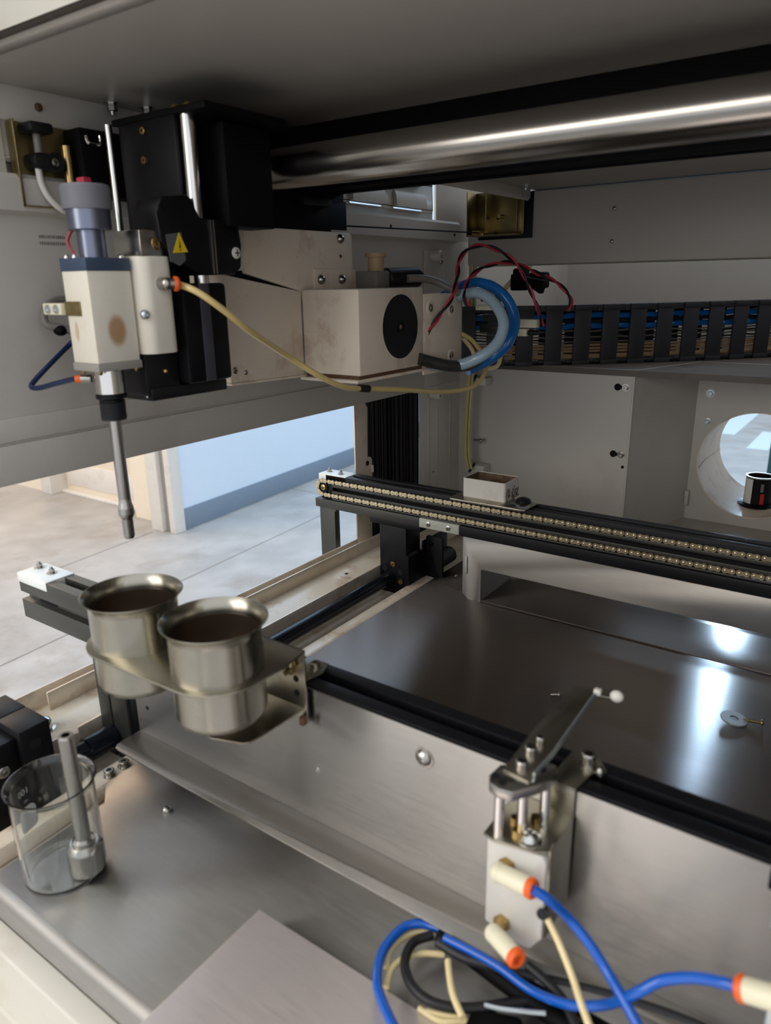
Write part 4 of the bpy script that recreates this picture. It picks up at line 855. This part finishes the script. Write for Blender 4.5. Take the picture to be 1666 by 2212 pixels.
mb.box(-0.011, 0.011, 0.047, 0.050, -Hh, Hh)
mb.box(-0.013, 0.013, -0.0035, 0.004, Hh-0.006, Hh+0.0012); mb.box(-0.013, 0.013, -0.0035, 0.004, -Hh-0.0012, -Hh+0.006)
me = finish(mb, 'link', (0, 0, 0), 0.0006); me.materials.append(MATS['charcoal'])
S = [EP(k/200) for k in range(201)]; acc = [0]
for k in range(200): acc.append(acc[-1]+(S[k+1]-S[k]).length)
def at_len(l):
    for k in range(200):
        if acc[k+1] >= l: f = (l-acc[k])/(acc[k+1]-acc[k]); return S[k]*(1-f)+S[k+1]*f, (S[k+1]-S[k]).normalized()
    return S[-1], (S[-1]-S[-2]).normalized()
for k in range(NL):
    p_, d_ = at_len(0.020+k*0.0425)
    o = bpy.data.objects.new('link', me); COL.objects.link(o); o.parent = t; ORG[o] = ORG[t]
    o.location = p_-ORG[t]; o.rotation_euler = (0, 0, math.atan2(d_.y, d_.x))
def carried(name, z, dy, r, m_, label, cat, group, wob=0.0015):
    Q = []
    for k in range(0, 41):
        p_, d_ = at_len(acc[-1]*k/40); nrm = Vector((-d_.y, d_.x, 0))
        Q.append(p_+nrm*(dy+random.uniform(-wob, wob))+Vector((0, 0, z+random.uniform(-wob, wob))))
    t2 = thing(name, label, cat, Q[0], group); part('line', MB().tube(Q, r, 8, sub=3), m_, t2)
carried('blue_hose', 0.0270, 0.014, 0.0042, 'blue_hose', 'upper thick blue hose lying inside the black cable chain', 'hose', 'hoses in the cable chain')
carried('blue_hose', 0.0120, 0.014, 0.0042, 'blue_hose', 'lower thick blue hose lying inside the black cable chain', 'hose', 'hoses in the cable chain')
carried('grey_hose', 0.0195, 0.016, 0.0034, 'charcoal', 'dark grey hose between the two blue hoses in the cable chain', 'hose', 'hoses in the cable chain')
carried('grey_hose', 0.0345, 0.016, 0.0030, 'black_metal', 'black hose topmost in the cable chain', 'hose', 'hoses in the cable chain')
for i, z in enumerate((0.0050, 0.0010, -0.0030, -0.0070, -0.0110)):
    carried('black_wire', z, 0.012, 0.0012, 'black_plastic' if i % 2 else 'grey_wire', 'thin dark wire in the middle of the cable chain', 'wire', 'dark wires in the cable chain', 0.0012)
for i, z in enumerate((-0.0155, -0.0200, -0.0245)):
    carried('tan_wire', z, 0.012, 0.0020, 'tan_wire', 'thin tan cable low in the cable chain', 'wire', 'tan cables in the cable chain', 0.0004)
carried('tan_cable', -0.0320, 0.012, 0.0040, 'tan_wire', 'thick tan cable along the bottom of the cable chain', 'cable', 'tan cables in the cable chain', 0.0005)

# ---------------------------------------------------------------- fittings at the rear
t = thing('brass_box_bracket', 'olive brass plated box bracket hanging on the rear beam', 'bracket', (-0.49, 0.98, 0.058))
part('back_plate', MB().box(-0.5340, -0.4500, 0.9970, 0.9995, 0.0560, 0.1160), 'black_metal', t, bevel=0.001)
part('open_box', MB().box(-0.5340, -0.5325, 0.9620, 0.997, 0.0600, 0.1180).box(-0.5340, -0.4600, 0.9900, 0.9915, 0.0600, 0.1180).box(-0.5340, -0.4600, 0.9620, 0.9915, 0.0600, 0.0615).box(-0.4660, -0.4650, 0.9780, 0.9915, 0.0640, 0.1180), 'zinc_brass', t, bevel=0.0004)
part('divider', MB().box(-0.5090, -0.5070, 0.9700, 0.9900, 0.0640, 0.1140), 'zinc_brass', t)
part('pin', MB().cyl((-0.4920, 0.9900, 0.0850), (-0.4920, 0.9780, 0.0850), 0.0028, 16), 'zinc_brass', t)
hole(t, (-0.4990, 0.9899, 0.0840), (0, -1, 0), 0.0024)
part('cable_block', MB().box(-0.5240, -0.5060, 0.9600, 0.9780, 0.0600, 0.0670), 'brass', t, bevel=0.0006)
t = thing('pull_cord', 'thin black cord stretched from the carriage to the brass bracket', 'cord', (-0.52, 0.8, 0.06))
part('cord', MB().cyl((-0.5100, 0.6450, 0.0580), (-0.5140, 0.9650, 0.0640), 0.0009, 8), 'rubber', t)
for z, lb in ((-0.1480, 'upper pale clamp bracket holding the clear tubes against the corner'), (-0.2870, 'lower pale clamp bracket holding the clear tubes against the corner')):
    t = thing('tube_clamp', lb, 'clamp', (-0.55, 1.03, z-0.006))
    part('band', MB().prism(rounded(-0.5560, -0.5230, z-0.0065, z+0.0055, 0.002), 'y', 1.0120, 1.0330), 'tray_white', t, bevel=0.001)
    part('tab', MB().box(-0.5700, -0.5560, 1.0310, 1.0340, z-0.0065, z+0.0065), 'tray_white', t, bevel=0.0005)
    screw(t, (-0.5640, 1.0310, z), (0, -1, 0), 0.0028, h=0.002, kind='button')
    part('cable_tie', MB().cyl((-0.5480, 1.010, z-0.006), (-0.5360, 1.006, z+0.010), 0.0018, 8), 'black_plastic', t)
for i, (dx, dy) in enumerate(((0, 0), (0.0048, 0.002), (0.0090, -0.001), (0.0046, -0.0035))):
    x = -0.5520+dx; y = 1.006+dy
    t = thing('clear_tube', 'yellowed clear tube running down the rear left corner', 'tube', (x, y, -0.285), 'yellowed tubes in the rear corner')
    part('line', MB().tube([(x+0.002, y, 0.03), (x+0.002, y, -0.10), (x, y, -0.15), (x-0.003, y, -0.20), (x-0.004, y, -0.245), (x-0.002, y, -0.270), (x+0.0015, y+0.002, -0.287)], 0.0023, 10), 'clear_yellow', t)
t = thing('black_clip', 'black plastic tube clip cluster under the rear beam', 'clip', (-0.50, 1.10, -0.03))
part('clip', MB().box(-0.5180, -0.4960, 1.080, 1.100, -0.0150, 0.0180).box(-0.4930, -0.4650, 1.085, 1.105, -0.0120, 0.0120), 'rubber', t, bevel=0.004)
part('clip_tip', MB().prism([(-0.5200, -0.0150), (-0.5020, -0.0150), (-0.4920, -0.0080), (-0.4700, -0.0210), (-0.4640, 0.0), (-0.5200, 0.01)], 'y', 1.078, 1.095), 'rubber', t, bevel=0.003)
for i in range(2):
    t = thing('clear_tube', ['clear tube curving down left of the black clip cluster', 'second clear tube curving down left of the black clip cluster, nearer the clip'][i], 'tube', (-0.545, 1.10, -0.04))
    part('line', MB().tube([(-0.480+i*0.004, 1.12, 0.040), (-0.505+i*0.004, 1.10, 0.018), (-0.528+i*0.005, 1.08, -0.008), (-0.545+i*0.005, 1.06, -0.045)], 0.0024, 10), 'clear_yellow', t)
t = thing('printed_can', 'small black and white printed can standing in the round duct', 'can', (-0.1600, 1.262, -0.350))
kx, ky = -0.1590, 1.262
part('base_ring', MB().lathe((kx, ky, -0.3505), (0, 0, 1), [(0, 0), (0.0300, 0), (0.0300, 0.003), (0.0220, 0.0045), (0, 0.0045)], 40), 'rubber', t)
part('can_body', MB().lathe((kx, ky, -0.3470), (0, 0, 1), [(0.0205, 0), (0.0205, 0.0430), (0.0185, 0.0430), (0.0185, 0.004), (0, 0.004)], 40), 'black_metal', t)
def wrap(a0, a1, z0, z1, r, name, m_, parent, c=(kx, ky)):
    mb = MB(); n = 10
    for k in range(n):
        a, b = a0+(a1-a0)*k/n, a0+(a1-a0)*(k+1)/n
        q = [mb.b.verts.new((c[0]+rad*math.cos(x), c[1]+rad*math.sin(x), z)) for rad in (r, r+0.0003) for x in (a, b) for z in (z0, z1)]
        for f in ((0, 1, 3, 2), (4, 6, 7, 5), (0, 2, 6, 4), (1, 5, 7, 3)): mb.b.faces.new([q[i] for i in f])
    return part(name, mb, m_, parent)
wrap(math.radians(205), math.radians(250), -0.346, -0.306, 0.0206, 'white_panel', 'white_print', t)
wrap(math.radians(286), math.radians(302), -0.345, -0.328, 0.0206, 'red_panel', 'red_print', t)
wrap(math.radians(284), math.radians(296), -0.325, -0.312, 0.0206, 'grey_panel', 'grey_wire', t)
part('rim', MB().lathe((kx, ky, -0.3045), (0, 0, 1), [(0.0190, 0), (0.0212, 0), (0.0212, 0.002), (0.0190, 0.002)], 40, close=True), 'zinc_plate', t)

# ================================================================ cups in their holder on the front conveyor
CUPZ = -0.2450
def make_cup(c, label):
    t = thing('steel_cup', label, 'cup', (c[0], c[1], CUPZ), 'flared steel cups in the holder')
    R = 0.0270; h = 0.0620
    prof = [(0, 0), (R-0.006, 0), (R-0.002, 0.0012), (R, 0.005), (R, h-0.0065), (R+0.0008, h-0.0040), (R+0.0022, h-0.0015), (R+0.0036, h-0.0003), (R+0.0042, h+0.0003),
            (R+0.0036, h+0.0006), (R+0.0020, h-0.0006), (R+0.0002, h-0.0030), (R-0.0008, h-0.0065), (R-0.0008, 0.005), (R-0.005, 0.0012), (0, 0.0012)]
    part('cup_wall', MB().lathe((c[0], c[1], CUPZ), (0, 0, 1), prof, 96), 'cup_steel', t, ang=60)
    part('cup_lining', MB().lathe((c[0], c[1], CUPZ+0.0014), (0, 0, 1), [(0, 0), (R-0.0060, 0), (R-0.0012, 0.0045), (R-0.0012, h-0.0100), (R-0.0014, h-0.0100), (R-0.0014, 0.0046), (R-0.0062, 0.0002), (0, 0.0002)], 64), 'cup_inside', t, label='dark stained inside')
    return t
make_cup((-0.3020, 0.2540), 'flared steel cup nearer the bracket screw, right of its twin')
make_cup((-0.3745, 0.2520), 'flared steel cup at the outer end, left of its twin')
t = thing('cup_holder', 'two-hole sheet steel cup holder bolted to the front conveyor', 'holder', (-0.33, 0.26, -0.262))
c1 = (-0.3020, 0.2540); c2 = (-0.3745, 0.2520); Ro = 0.0312
pts = []
# outline: right edge, around the right cup, straight across, around the left cup, back edge
pts += [(-0.2735, 0.2985), (-0.2705, 0.2750)]
for a in range(-10, -91, -10): pts.append((c1[0]+Ro*math.cos(math.radians(a)), c1[1]+Ro*math.sin(math.radians(a))))
for a in range(-90, -271, -10): pts.append((c2[0]+Ro*math.cos(math.radians(a)), c2[1]+Ro*math.sin(math.radians(a))))
pts += [(-0.3560, 0.2985)]
part('top_plate', MB().prism(pts, 'z', -0.2160, -0.2145), 'steel_bracket', t, bevel=0.0003)
part('back_plate', MB().box(-0.3560, -0.2735, 0.2970, 0.2985, -0.2660, -0.2145), 'steel_bracket', t, bevel=0.0003)
sh = [(-0.2755, 0.2970), (-0.2755, 0.2850), (-0.2770, 0.2620), (-0.2783, 0.2520), (-0.2812, 0.2490), (-0.3010, 0.2420), (-0.3080, 0.2440), (-0.3120, 0.2970)]
part('bottom_shelf', MB().prism(sh, 'z', -0.2562, -0.2550), 'steel_bracket', t, bevel=0.0003)
for z in (-0.2360, -0.2460): hole(t, (-0.2810, 0.2970, z), (0, -1, 0), 0.0022)
screw(t, (-0.2800, 0.2970, -0.2270), (0, -1, 0), 0.0030, h=0.007, kind='bolt', m='zinc_brass')
part('wing_nut', MB().sphere((-0.2800, 0.2930, -0.2255), 0.0030, 0.6, 1, 1.6), 'zinc_brass', t)
part('end_rivet', MB().box(-0.2770, -0.2735, 0.2930, 0.2972, -0.2660, -0.2600), 'rust', t, bevel=0.0005)
part('foot', MB().prism([(-0.2980, 0.3280), (-0.2800, 0.3280), (-0.2755, 0.3160), (-0.2800, 0.2990), (-0.2980, 0.2990)], 'z', -0.2410, -0.2395), 'steel_bracket', t, bevel=0.0003)
screw(t, (-0.2850, 0.3200, -0.2395), (0, 0, 1), 0.0036, h=0.0028, kind='hex', washer=0.0046, m='steel_bracket')
part('hanging_tail', MB().box(-0.2760, -0.2735, 0.2990, 0.3005, -0.2630, -0.2440), 'black_metal', t, bevel=0.0003)

# ================================================================ beaker and the probe standing in it
BX, BY, BZ = -0.4021, 0.1946, -0.3680
t = thing('glass_beaker', 'small clear glass beaker with white print standing on the deck', 'beaker', (BX, BY, BZ))
R = 0.0255; hb = 0.0700
prof = [(0, 0), (R-0.004, 0), (R-0.001, 0.0012), (R, 0.004), (R, hb-0.004), (R+0.0015, hb-0.0012), (R+0.0022, hb), (R+0.0012, hb+0.0004), (R-0.0002, hb-0.0016), (R-0.0012, hb-0.005), (R-0.0012, 0.0045), (R-0.005, 0.0020), (0, 0.0020)]
part('beaker_wall', MB().lathe((BX, BY, BZ+0.0003), (0, 0, 1), prof, 96), 'glass', t, ang=60)
def on_glass(txt, size, ang, z, m_, name):
    cu = bpy.data.curves.new('print', 'FONT'); cu.body = txt; cu.size = size; cu.align_x = 'CENTER'
    ob = bpy.data.objects.new('print', cu); COL.objects.link(ob)
    bpy.context.view_layer.update()
    me = bpy.data.meshes.new_from_object(ob.evaluated_get(bpy.context.evaluated_depsgraph_get()))
    bpy.data.objects.remove(ob)
    r = R+0.0002
    for v in me.vertices:
        a = ang+v.co.x/r; zz = v.co.y
        v.co = Vector((BX+r*math.cos(a), BY+r*math.sin(a), z+zz))-ORG[t]
    me.name = name; me.materials.clear(); me.materials.append(MATS[m_])
    o = bpy.data.objects.new(name, me); COL.objects.link(o); o.parent = t; ORG[o] = ORG[t]
on_glass('100', 0.0062, math.radians(196), BZ+0.0525, 'white_print', 'printed_text')
on_glass('mL', 0.0028, math.radians(194), BZ+0.0465, 'white_print', 'printed_text')
def patch(a0, a1, z0, z1, m_, name):
    mb = MB(); ca = math.radians((a0+a1)/2); r = R+0.0002; ha = math.radians((a1-a0)/2)*r; hz = (z1-z0)/2; zc = (z0+z1)/2
    out = rounded(-ha, ha, -hz, hz, min(ha, hz)*0.55, 5)
    c = mb.b.verts.new((BX+r*math.cos(ca), BY+r*math.sin(ca), zc))
    vs = [mb.b.verts.new((BX+r*math.cos(ca+x/r), BY+r*math.sin(ca+x/r), zc+z)) for x, z in out]
    for i in range(len(vs)): mb.b.faces.new((c, vs[i], vs[(i+1) % len(vs)]))
    part(name, mb, m_, t)
patch(180, 214, BZ+0.0260, BZ+0.0435, 'white_print', 'marking_patch')
patch(233, 244, BZ+0.0290, BZ+0.0560, 'red_print', 'red_patch')
for k, (z, wd) in enumerate(((0.0225, 3), (0.016, 4))): patch(178-wd, 178+wd, BZ+z, BZ+z+0.0008, 'white_print', 'graduation')

PX, PY = -0.3890, 0.2025
t = thing('steel_probe', 'hollow steel probe with a thick foot standing upright inside the beaker', 'probe', (PX, PY, BZ+0.0026))
part('probe_foot', MB().lathe((PX, PY, BZ+0.0026), (0, 0, 1), [(0, 0), (0.0105, 0), (0.0112, 0.0008), (0.0112, 0.0165), (0.0108, 0.0180), (0.0085, 0.0215), (0, 0.0215)], 40), 'satin_steel', t)
part('probe_rod', MB().lathe((PX, PY, BZ+0.0240), (0, 0, 1), [(0, 0), (0.0072, 0), (0.0070, 0.0020), (0.0048, 0.0035), (0.0048, 0.0785), (0.0042, 0.0800), (0.0026, 0.0800), (0.0026, 0.070), (0, 0.070)], 40), 'satin_steel', t)

# ================================================================ pneumatic gripper on the front conveyor
t = thing('pneumatic_gripper', 'small pneumatic cylinder with guide rods bolted to the front conveyor', 'pneumatic gripper', (-0.115, 0.285, -0.318))
part('cylinder_body', MB().prism([(-0.1315, -0.2590), (-0.1025, -0.2590), (-0.1005, -0.2620), (-0.1005, -0.3080), (-0.1065, -0.3180), (-0.1190, -0.3180), (-0.1315, -0.3140)], 'y', 0.2680, 0.2900), 'cast_alloy', t, bevel=0.0012)
part('mount_plate', MB().prism([(-0.1315, 0.2640), (-0.1260, 0.2620), (-0.1050, 0.2662), (-0.1005, 0.2690), (-0.0995, 0.2998), (-0.1290, 0.2998), (-0.1315, 0.2900)], 'z', -0.2575, -0.2560), 'steel_bracket', t, bevel=0.0003)
part('mount_riser', MB().box(-0.1140, -0.0995, 0.2985, 0.3000, -0.2575, -0.2400), 'steel_bracket', t, bevel=0.0004)
part('mount_side', MB().box(-0.1005, -0.0992, 0.2700, 0.2985, -0.3080, -0.2560), 'steel_bracket', t, bevel=0.0004)
part('rail_foot', MB().prism([(-0.1140, 0.2985), (-0.0995, 0.2985), (-0.0965, 0.3170), (-0.0925, 0.3150), (-0.0910, 0.3210), (-0.0975, 0.3290), (-0.1120, 0.3290)], 'z', -0.2412, -0.2398), 'steel_bracket', t, bevel=0.0003)
screw(t, (-0.1010, 0.3205, -0.2398), (0, 0, 1), 0.0036, h=0.0060, kind='hex', washer=0.0044)
screw(t, (-0.0938, 0.3175, -0.2398), (0, 0, 1), 0.0020, h=0.003, kind='button')
part('dome_screw', MB().lathe((-0.1110, 0.2720, -0.2560), (0, 0, 1), [(0.0060, 0), (0.0060, 0.0006), (0.0046, 0.0010), (0.0040, 0.0030), (0.0022, 0.0044), (0, 0.0048)], 32), 'chrome', t)
for x, y in ((-0.1245, 0.2660), (-0.1160, 0.2735), (-0.1085, 0.2830)):
    part('guide_rod', MB().cyl((x, y, -0.2560), (x, y, -0.2290), 0.0026, 20), 'chrome', t)
for x, y in ((-0.1210, 0.2775), (-0.1130, 0.2835), (-0.1165, 0.2700)):
    part('spacer_nut', MB().cyl((x, y, -0.2560), (x, y, -0.2515), 0.0026, 6), 'brass', t)
part('piston_rod', MB().cyl((-0.1175, 0.2760, -0.2560), (-0.1175, 0.2760, -0.2290), 0.0021, 20), 'satin_steel', t)
bar = [(-0.1304, 0.2660), (-0.1280, 0.2612), (-0.1225, 0.2590), (-0.1160, 0.2602), (-0.1120, 0.2660), (-0.1085, 0.2705), (-0.1050, 0.2770), (-0.1042, 0.2850), (-0.1070, 0.2905), (-0.1110, 0.2900), (-0.1150, 0.2820), (-0.1240, 0.2800), (-0.1295, 0.2760)]
part('top_bar', MB().prism(bar, 'z', -0.2290, -0.2235), 'satin_steel', t, bevel=0.0008)
part('reach_arm', MB().prism([(-0.1262, 0.2720), (-0.1120, 0.2700), (-0.1112, 0.2950), (-0.1128, 0.3600), (-0.1050, 0.3615), (-0.1000, 0.3610), (-0.0990, 0.3665), (-0.1050, 0.3705), (-0.1255, 0.3640), (-0.1275, 0.3100)], 'z', -0.2235, -0.2225), 'steel_bracket', t, bevel=0.0002)
part('arm_flange', MB().prism([(-0.1112, 0.2750), (-0.1104, 0.2950), (-0.1120, 0.3600), (-0.1130, 0.3600), (-0.1114, 0.2950), (-0.1122, 0.2750)], 'z', -0.2235, -0.2205), 'zinc_plate', t)
part('arm_pad', MB().box(-0.1135, -0.1095, 0.3590, 0.3625, -0.2225, -0.2190).sphere((-0.1010, 0.3615, -0.2205), 0.0038, 1, 0.8, 0.9), 'tray_white', t, bevel=0.0006)
for x, y, r_ in ((-0.1190, 0.2775, 0.0030), (-0.1200, 0.2900, 0.0030), (-0.1195, 0.3000, 0.0022)): screw(t, (x, y, -0.2225), (0, 0, 1), r_, h=0.0040, kind='hex')
for x, y in ((-0.1275, 0.2670), (-0.1225, 0.2640), (-0.1110, 0.2835)): hole(t, (x, y, -0.2235), (0, 0, 1), 0.0020)
def fitting(t, base, elbow, end, orange_len=0.0034):
    base, elbow, end = Vector(base), Vector(elbow), Vector(end); d_ = (end-elbow).normalized()
    o = part('push_fitting', MB().cyl(elbow, end, 0.0046, 28).sphere(elbow, 0.0048), 'fitting_cream', t, label='cream plastic elbow fitting')
    part('brass_thread', MB().cyl(base, base+(elbow-base)*0.9, 0.0036, 24).cyl(base, base+(elbow-base)*0.35, 0.0044, 6), 'brass', o)
    part('orange_collet', MB().lathe(end, d_, [(0.0024, 0), (0.0048, 0), (0.0050, orange_len*0.6), (0.0042, orange_len), (0.0024, orange_len)], 28, close=True), 'orange', o)
fitting(t, (-0.1198, 0.2690, -0.2725), (-0.1212, 0.2615, -0.2730), (-0.1048, 0.2590, -0.2705))
fitting(t, (-0.1212, 0.2690, -0.3085), (-0.1220, 0.2600, -0.3100), (-0.1080, 0.2530, -0.3085))
part('lower_lead', MB().cyl((-0.1030, 0.2720, -0.2960), (-0.1000, 0.2660, -0.2900), 0.0026, 16), 'black_plastic', t)

t = thing('pneumatic_fitting', 'cream push fitting with an orange ring at the lower right edge', 'fitting', (0.0, 0.255, -0.27))
e0 = Vector((-0.0116, 0.2534, -0.2641)); e1 = Vector((0.0040, 0.2508, -0.2576))
part('push_fitting', MB().cyl(e0, e1, 0.0048, 28).sphere(e1, 0.0052), 'fitting_cream', t)
dd = (e0-e1).normalized()
part('orange_collet', MB().lathe(e0, dd, [(0.0024, 0), (0.0051, 0), (0.0053, 0.0020), (0.0044, 0.0032), (0.0024, 0.0032)], 28, close=True), 'orange', t)
part('cylinder_body', MB().box(-0.0040, 0.0240, 0.2600, 0.2860, -0.3000, -0.2520), 'zinc_plate', t, bevel=0.0015)
part('side_bracket', MB().box(-0.0120, 0.0120, 0.2880, 0.2900, -0.2440, -0.2330), 'black_metal', t, bevel=0.001)
part('stem', MB().box(-0.0085, -0.0040, 0.2800, 0.2840, -0.2560, -0.2300), 'zinc_plate', t, bevel=0.001)
part('rail_screw', MB().cyl((-0.0090, 0.3180, -0.2410), (-0.0090, 0.3180, -0.2340), 0.0040, 24), 'tray_white', t)

# ---------------------------------------------------------------- hoses and wires in the foreground
line('blue_tube', 'blueA', 0.0024, 'blue_tube', 'bright blue tube running down from the upper fitting of the gripper', 'tube')
line('blue_tube', 'blueB', 0.0024, 'blue_tube', 'bright blue tube running left from the fitting at the right edge', 'tube')
line('blue_tube', 'blueC', 0.0026, 'blue_tube', 'bright blue tube curving round the left side of the wire bundle', 'tube')
line('cream_wire', 'creamA', 0.0017, 'cream_wire', 'cream wire hanging below the gripper cylinder beside the blue tube', 'wire')
line('cream_wire', 'creamB', 0.0018, 'cream_wire', 'cream wire curving just inside the left blue tube', 'wire')
line('cream_wire', 'creamC', 0.0018, 'cream_wire', 'short cream wire hooking across the black loop', 'wire')
line('cream_wire', 'creamD', 0.0018, 'cream_wire', 'cream wire running straight down through the middle of the black loop', 'wire')
line('cream_wire', 'creamE', 0.0018, 'cream_wire', 'cream wire at the bottom, entering the black taped joint', 'wire')
line('black_cable', 'blackA', 0.0026, 'black_plastic', 'black cable forming a round loop on the steel cover', 'cable')
line('black_cable', 'blackB', 0.0026, 'charcoal', 'dark cable running right from the bundle below the skirt flange', 'cable')
line('black_cable', 'blackC', 0.0024, 'charcoal', 'dark cable dropping below the lower gripper fitting', 'cable')
line('black_cable', 'blackE', 0.0040, 'rubber', 'black cable tucked lowest beside the skirt under the blue tube', 'cable')
line('cream_wire', 'creamF', 0.0016, 'cream_wire', 'second cream wire at the very bottom edge beside the taped joint', 'wire')
line('black_cable', 'blackD', 0.0050, 'rubber', 'thickest black cable lying flat under the wire bundle', 'cable')
t = thing('taped_joint', 'black taped wire joint at the bottom edge among the cables', 'taped joint', (-0.120, 0.245, -0.354))
part('tape', MB().prism([(-0.1240, 0.2250), (-0.1060, 0.2290), (-0.0960, 0.2480), (-0.1040, 0.2560), (-0.1260, 0.2470)], 'z', -0.3540, -0.3470), 'rubber', t, bevel=0.002)
part('cable_tie', MB().tube([(-0.1210, 0.2500, -0.3460), (-0.1130, 0.2520, -0.3450), (-0.1000, 0.2570, -0.3430), (-0.0930, 0.2600, -0.3420)], 0.0012, 8), 'zinc_plate', t, label='glossy tie tail')

# ---------------------------------------------------------------- loose hardware on the main deck
def loose_screw(name, head, tip, r, m_, label, cat='screw'):
    head, tip = Vector(head), Vector(tip); ax = (tip-head).normalized(); L_ = (tip-head).length
    t = thing(name, label, cat, head)
    part('head', MB().lathe(head, ax, [(0, -0.0008), (r*1.5, -0.0004), (r*2, 0.0004), (r*2.0, 0.0012), (r*0.9, 0.0014), (0, 0.0014)], 24), m_, t)
    prof = [(0, 0)]; n = int((L_-0.0015)/0.0009)
    for k in range(n): prof += [(r, k*0.0009), (r*0.78, k*0.0009+0.00045)]
    prof += [(0, n*0.0009+0.0004)]
    part('thread', MB().lathe(head+ax*0.0013, ax, prof, 20), m_, t)
loose_screw('loose_screw', (-0.2115, 0.5725, -0.3652), (-0.2200, 0.5690, -0.3664), 0.0014, 'satin_steel', 'tiny loose screw lying alone on the deck behind the reach arm')
loose_screw('loose_screw', (-0.0500, 0.6245, -0.3645), (-0.0660, 0.6240, -0.3662), 0.0013, 'zinc_brass', 'loose screw lying beside the flat washer on the deck')
t = thing('washer', 'wide flat washer lying on the bright streak of the deck', 'washer', (-0.0720, 0.6200, -0.3678))
q = MB().lathe((0, 0, 0), (0, 0, 1), [(0.0036, 0), (0.0108, 0), (0.0110, 0.0008), (0.0108, 0.0016), (0.0036, 0.0016)], 40, close=True)
bmesh.ops.transform(q.b, matrix=Matrix.Translation((-0.0720, 0.6200, -0.3664)) @ Matrix.Rotation(math.radians(6), 4, 'Y'), verts=q.b.verts)
part('ring', q, 'zinc_plate', t)
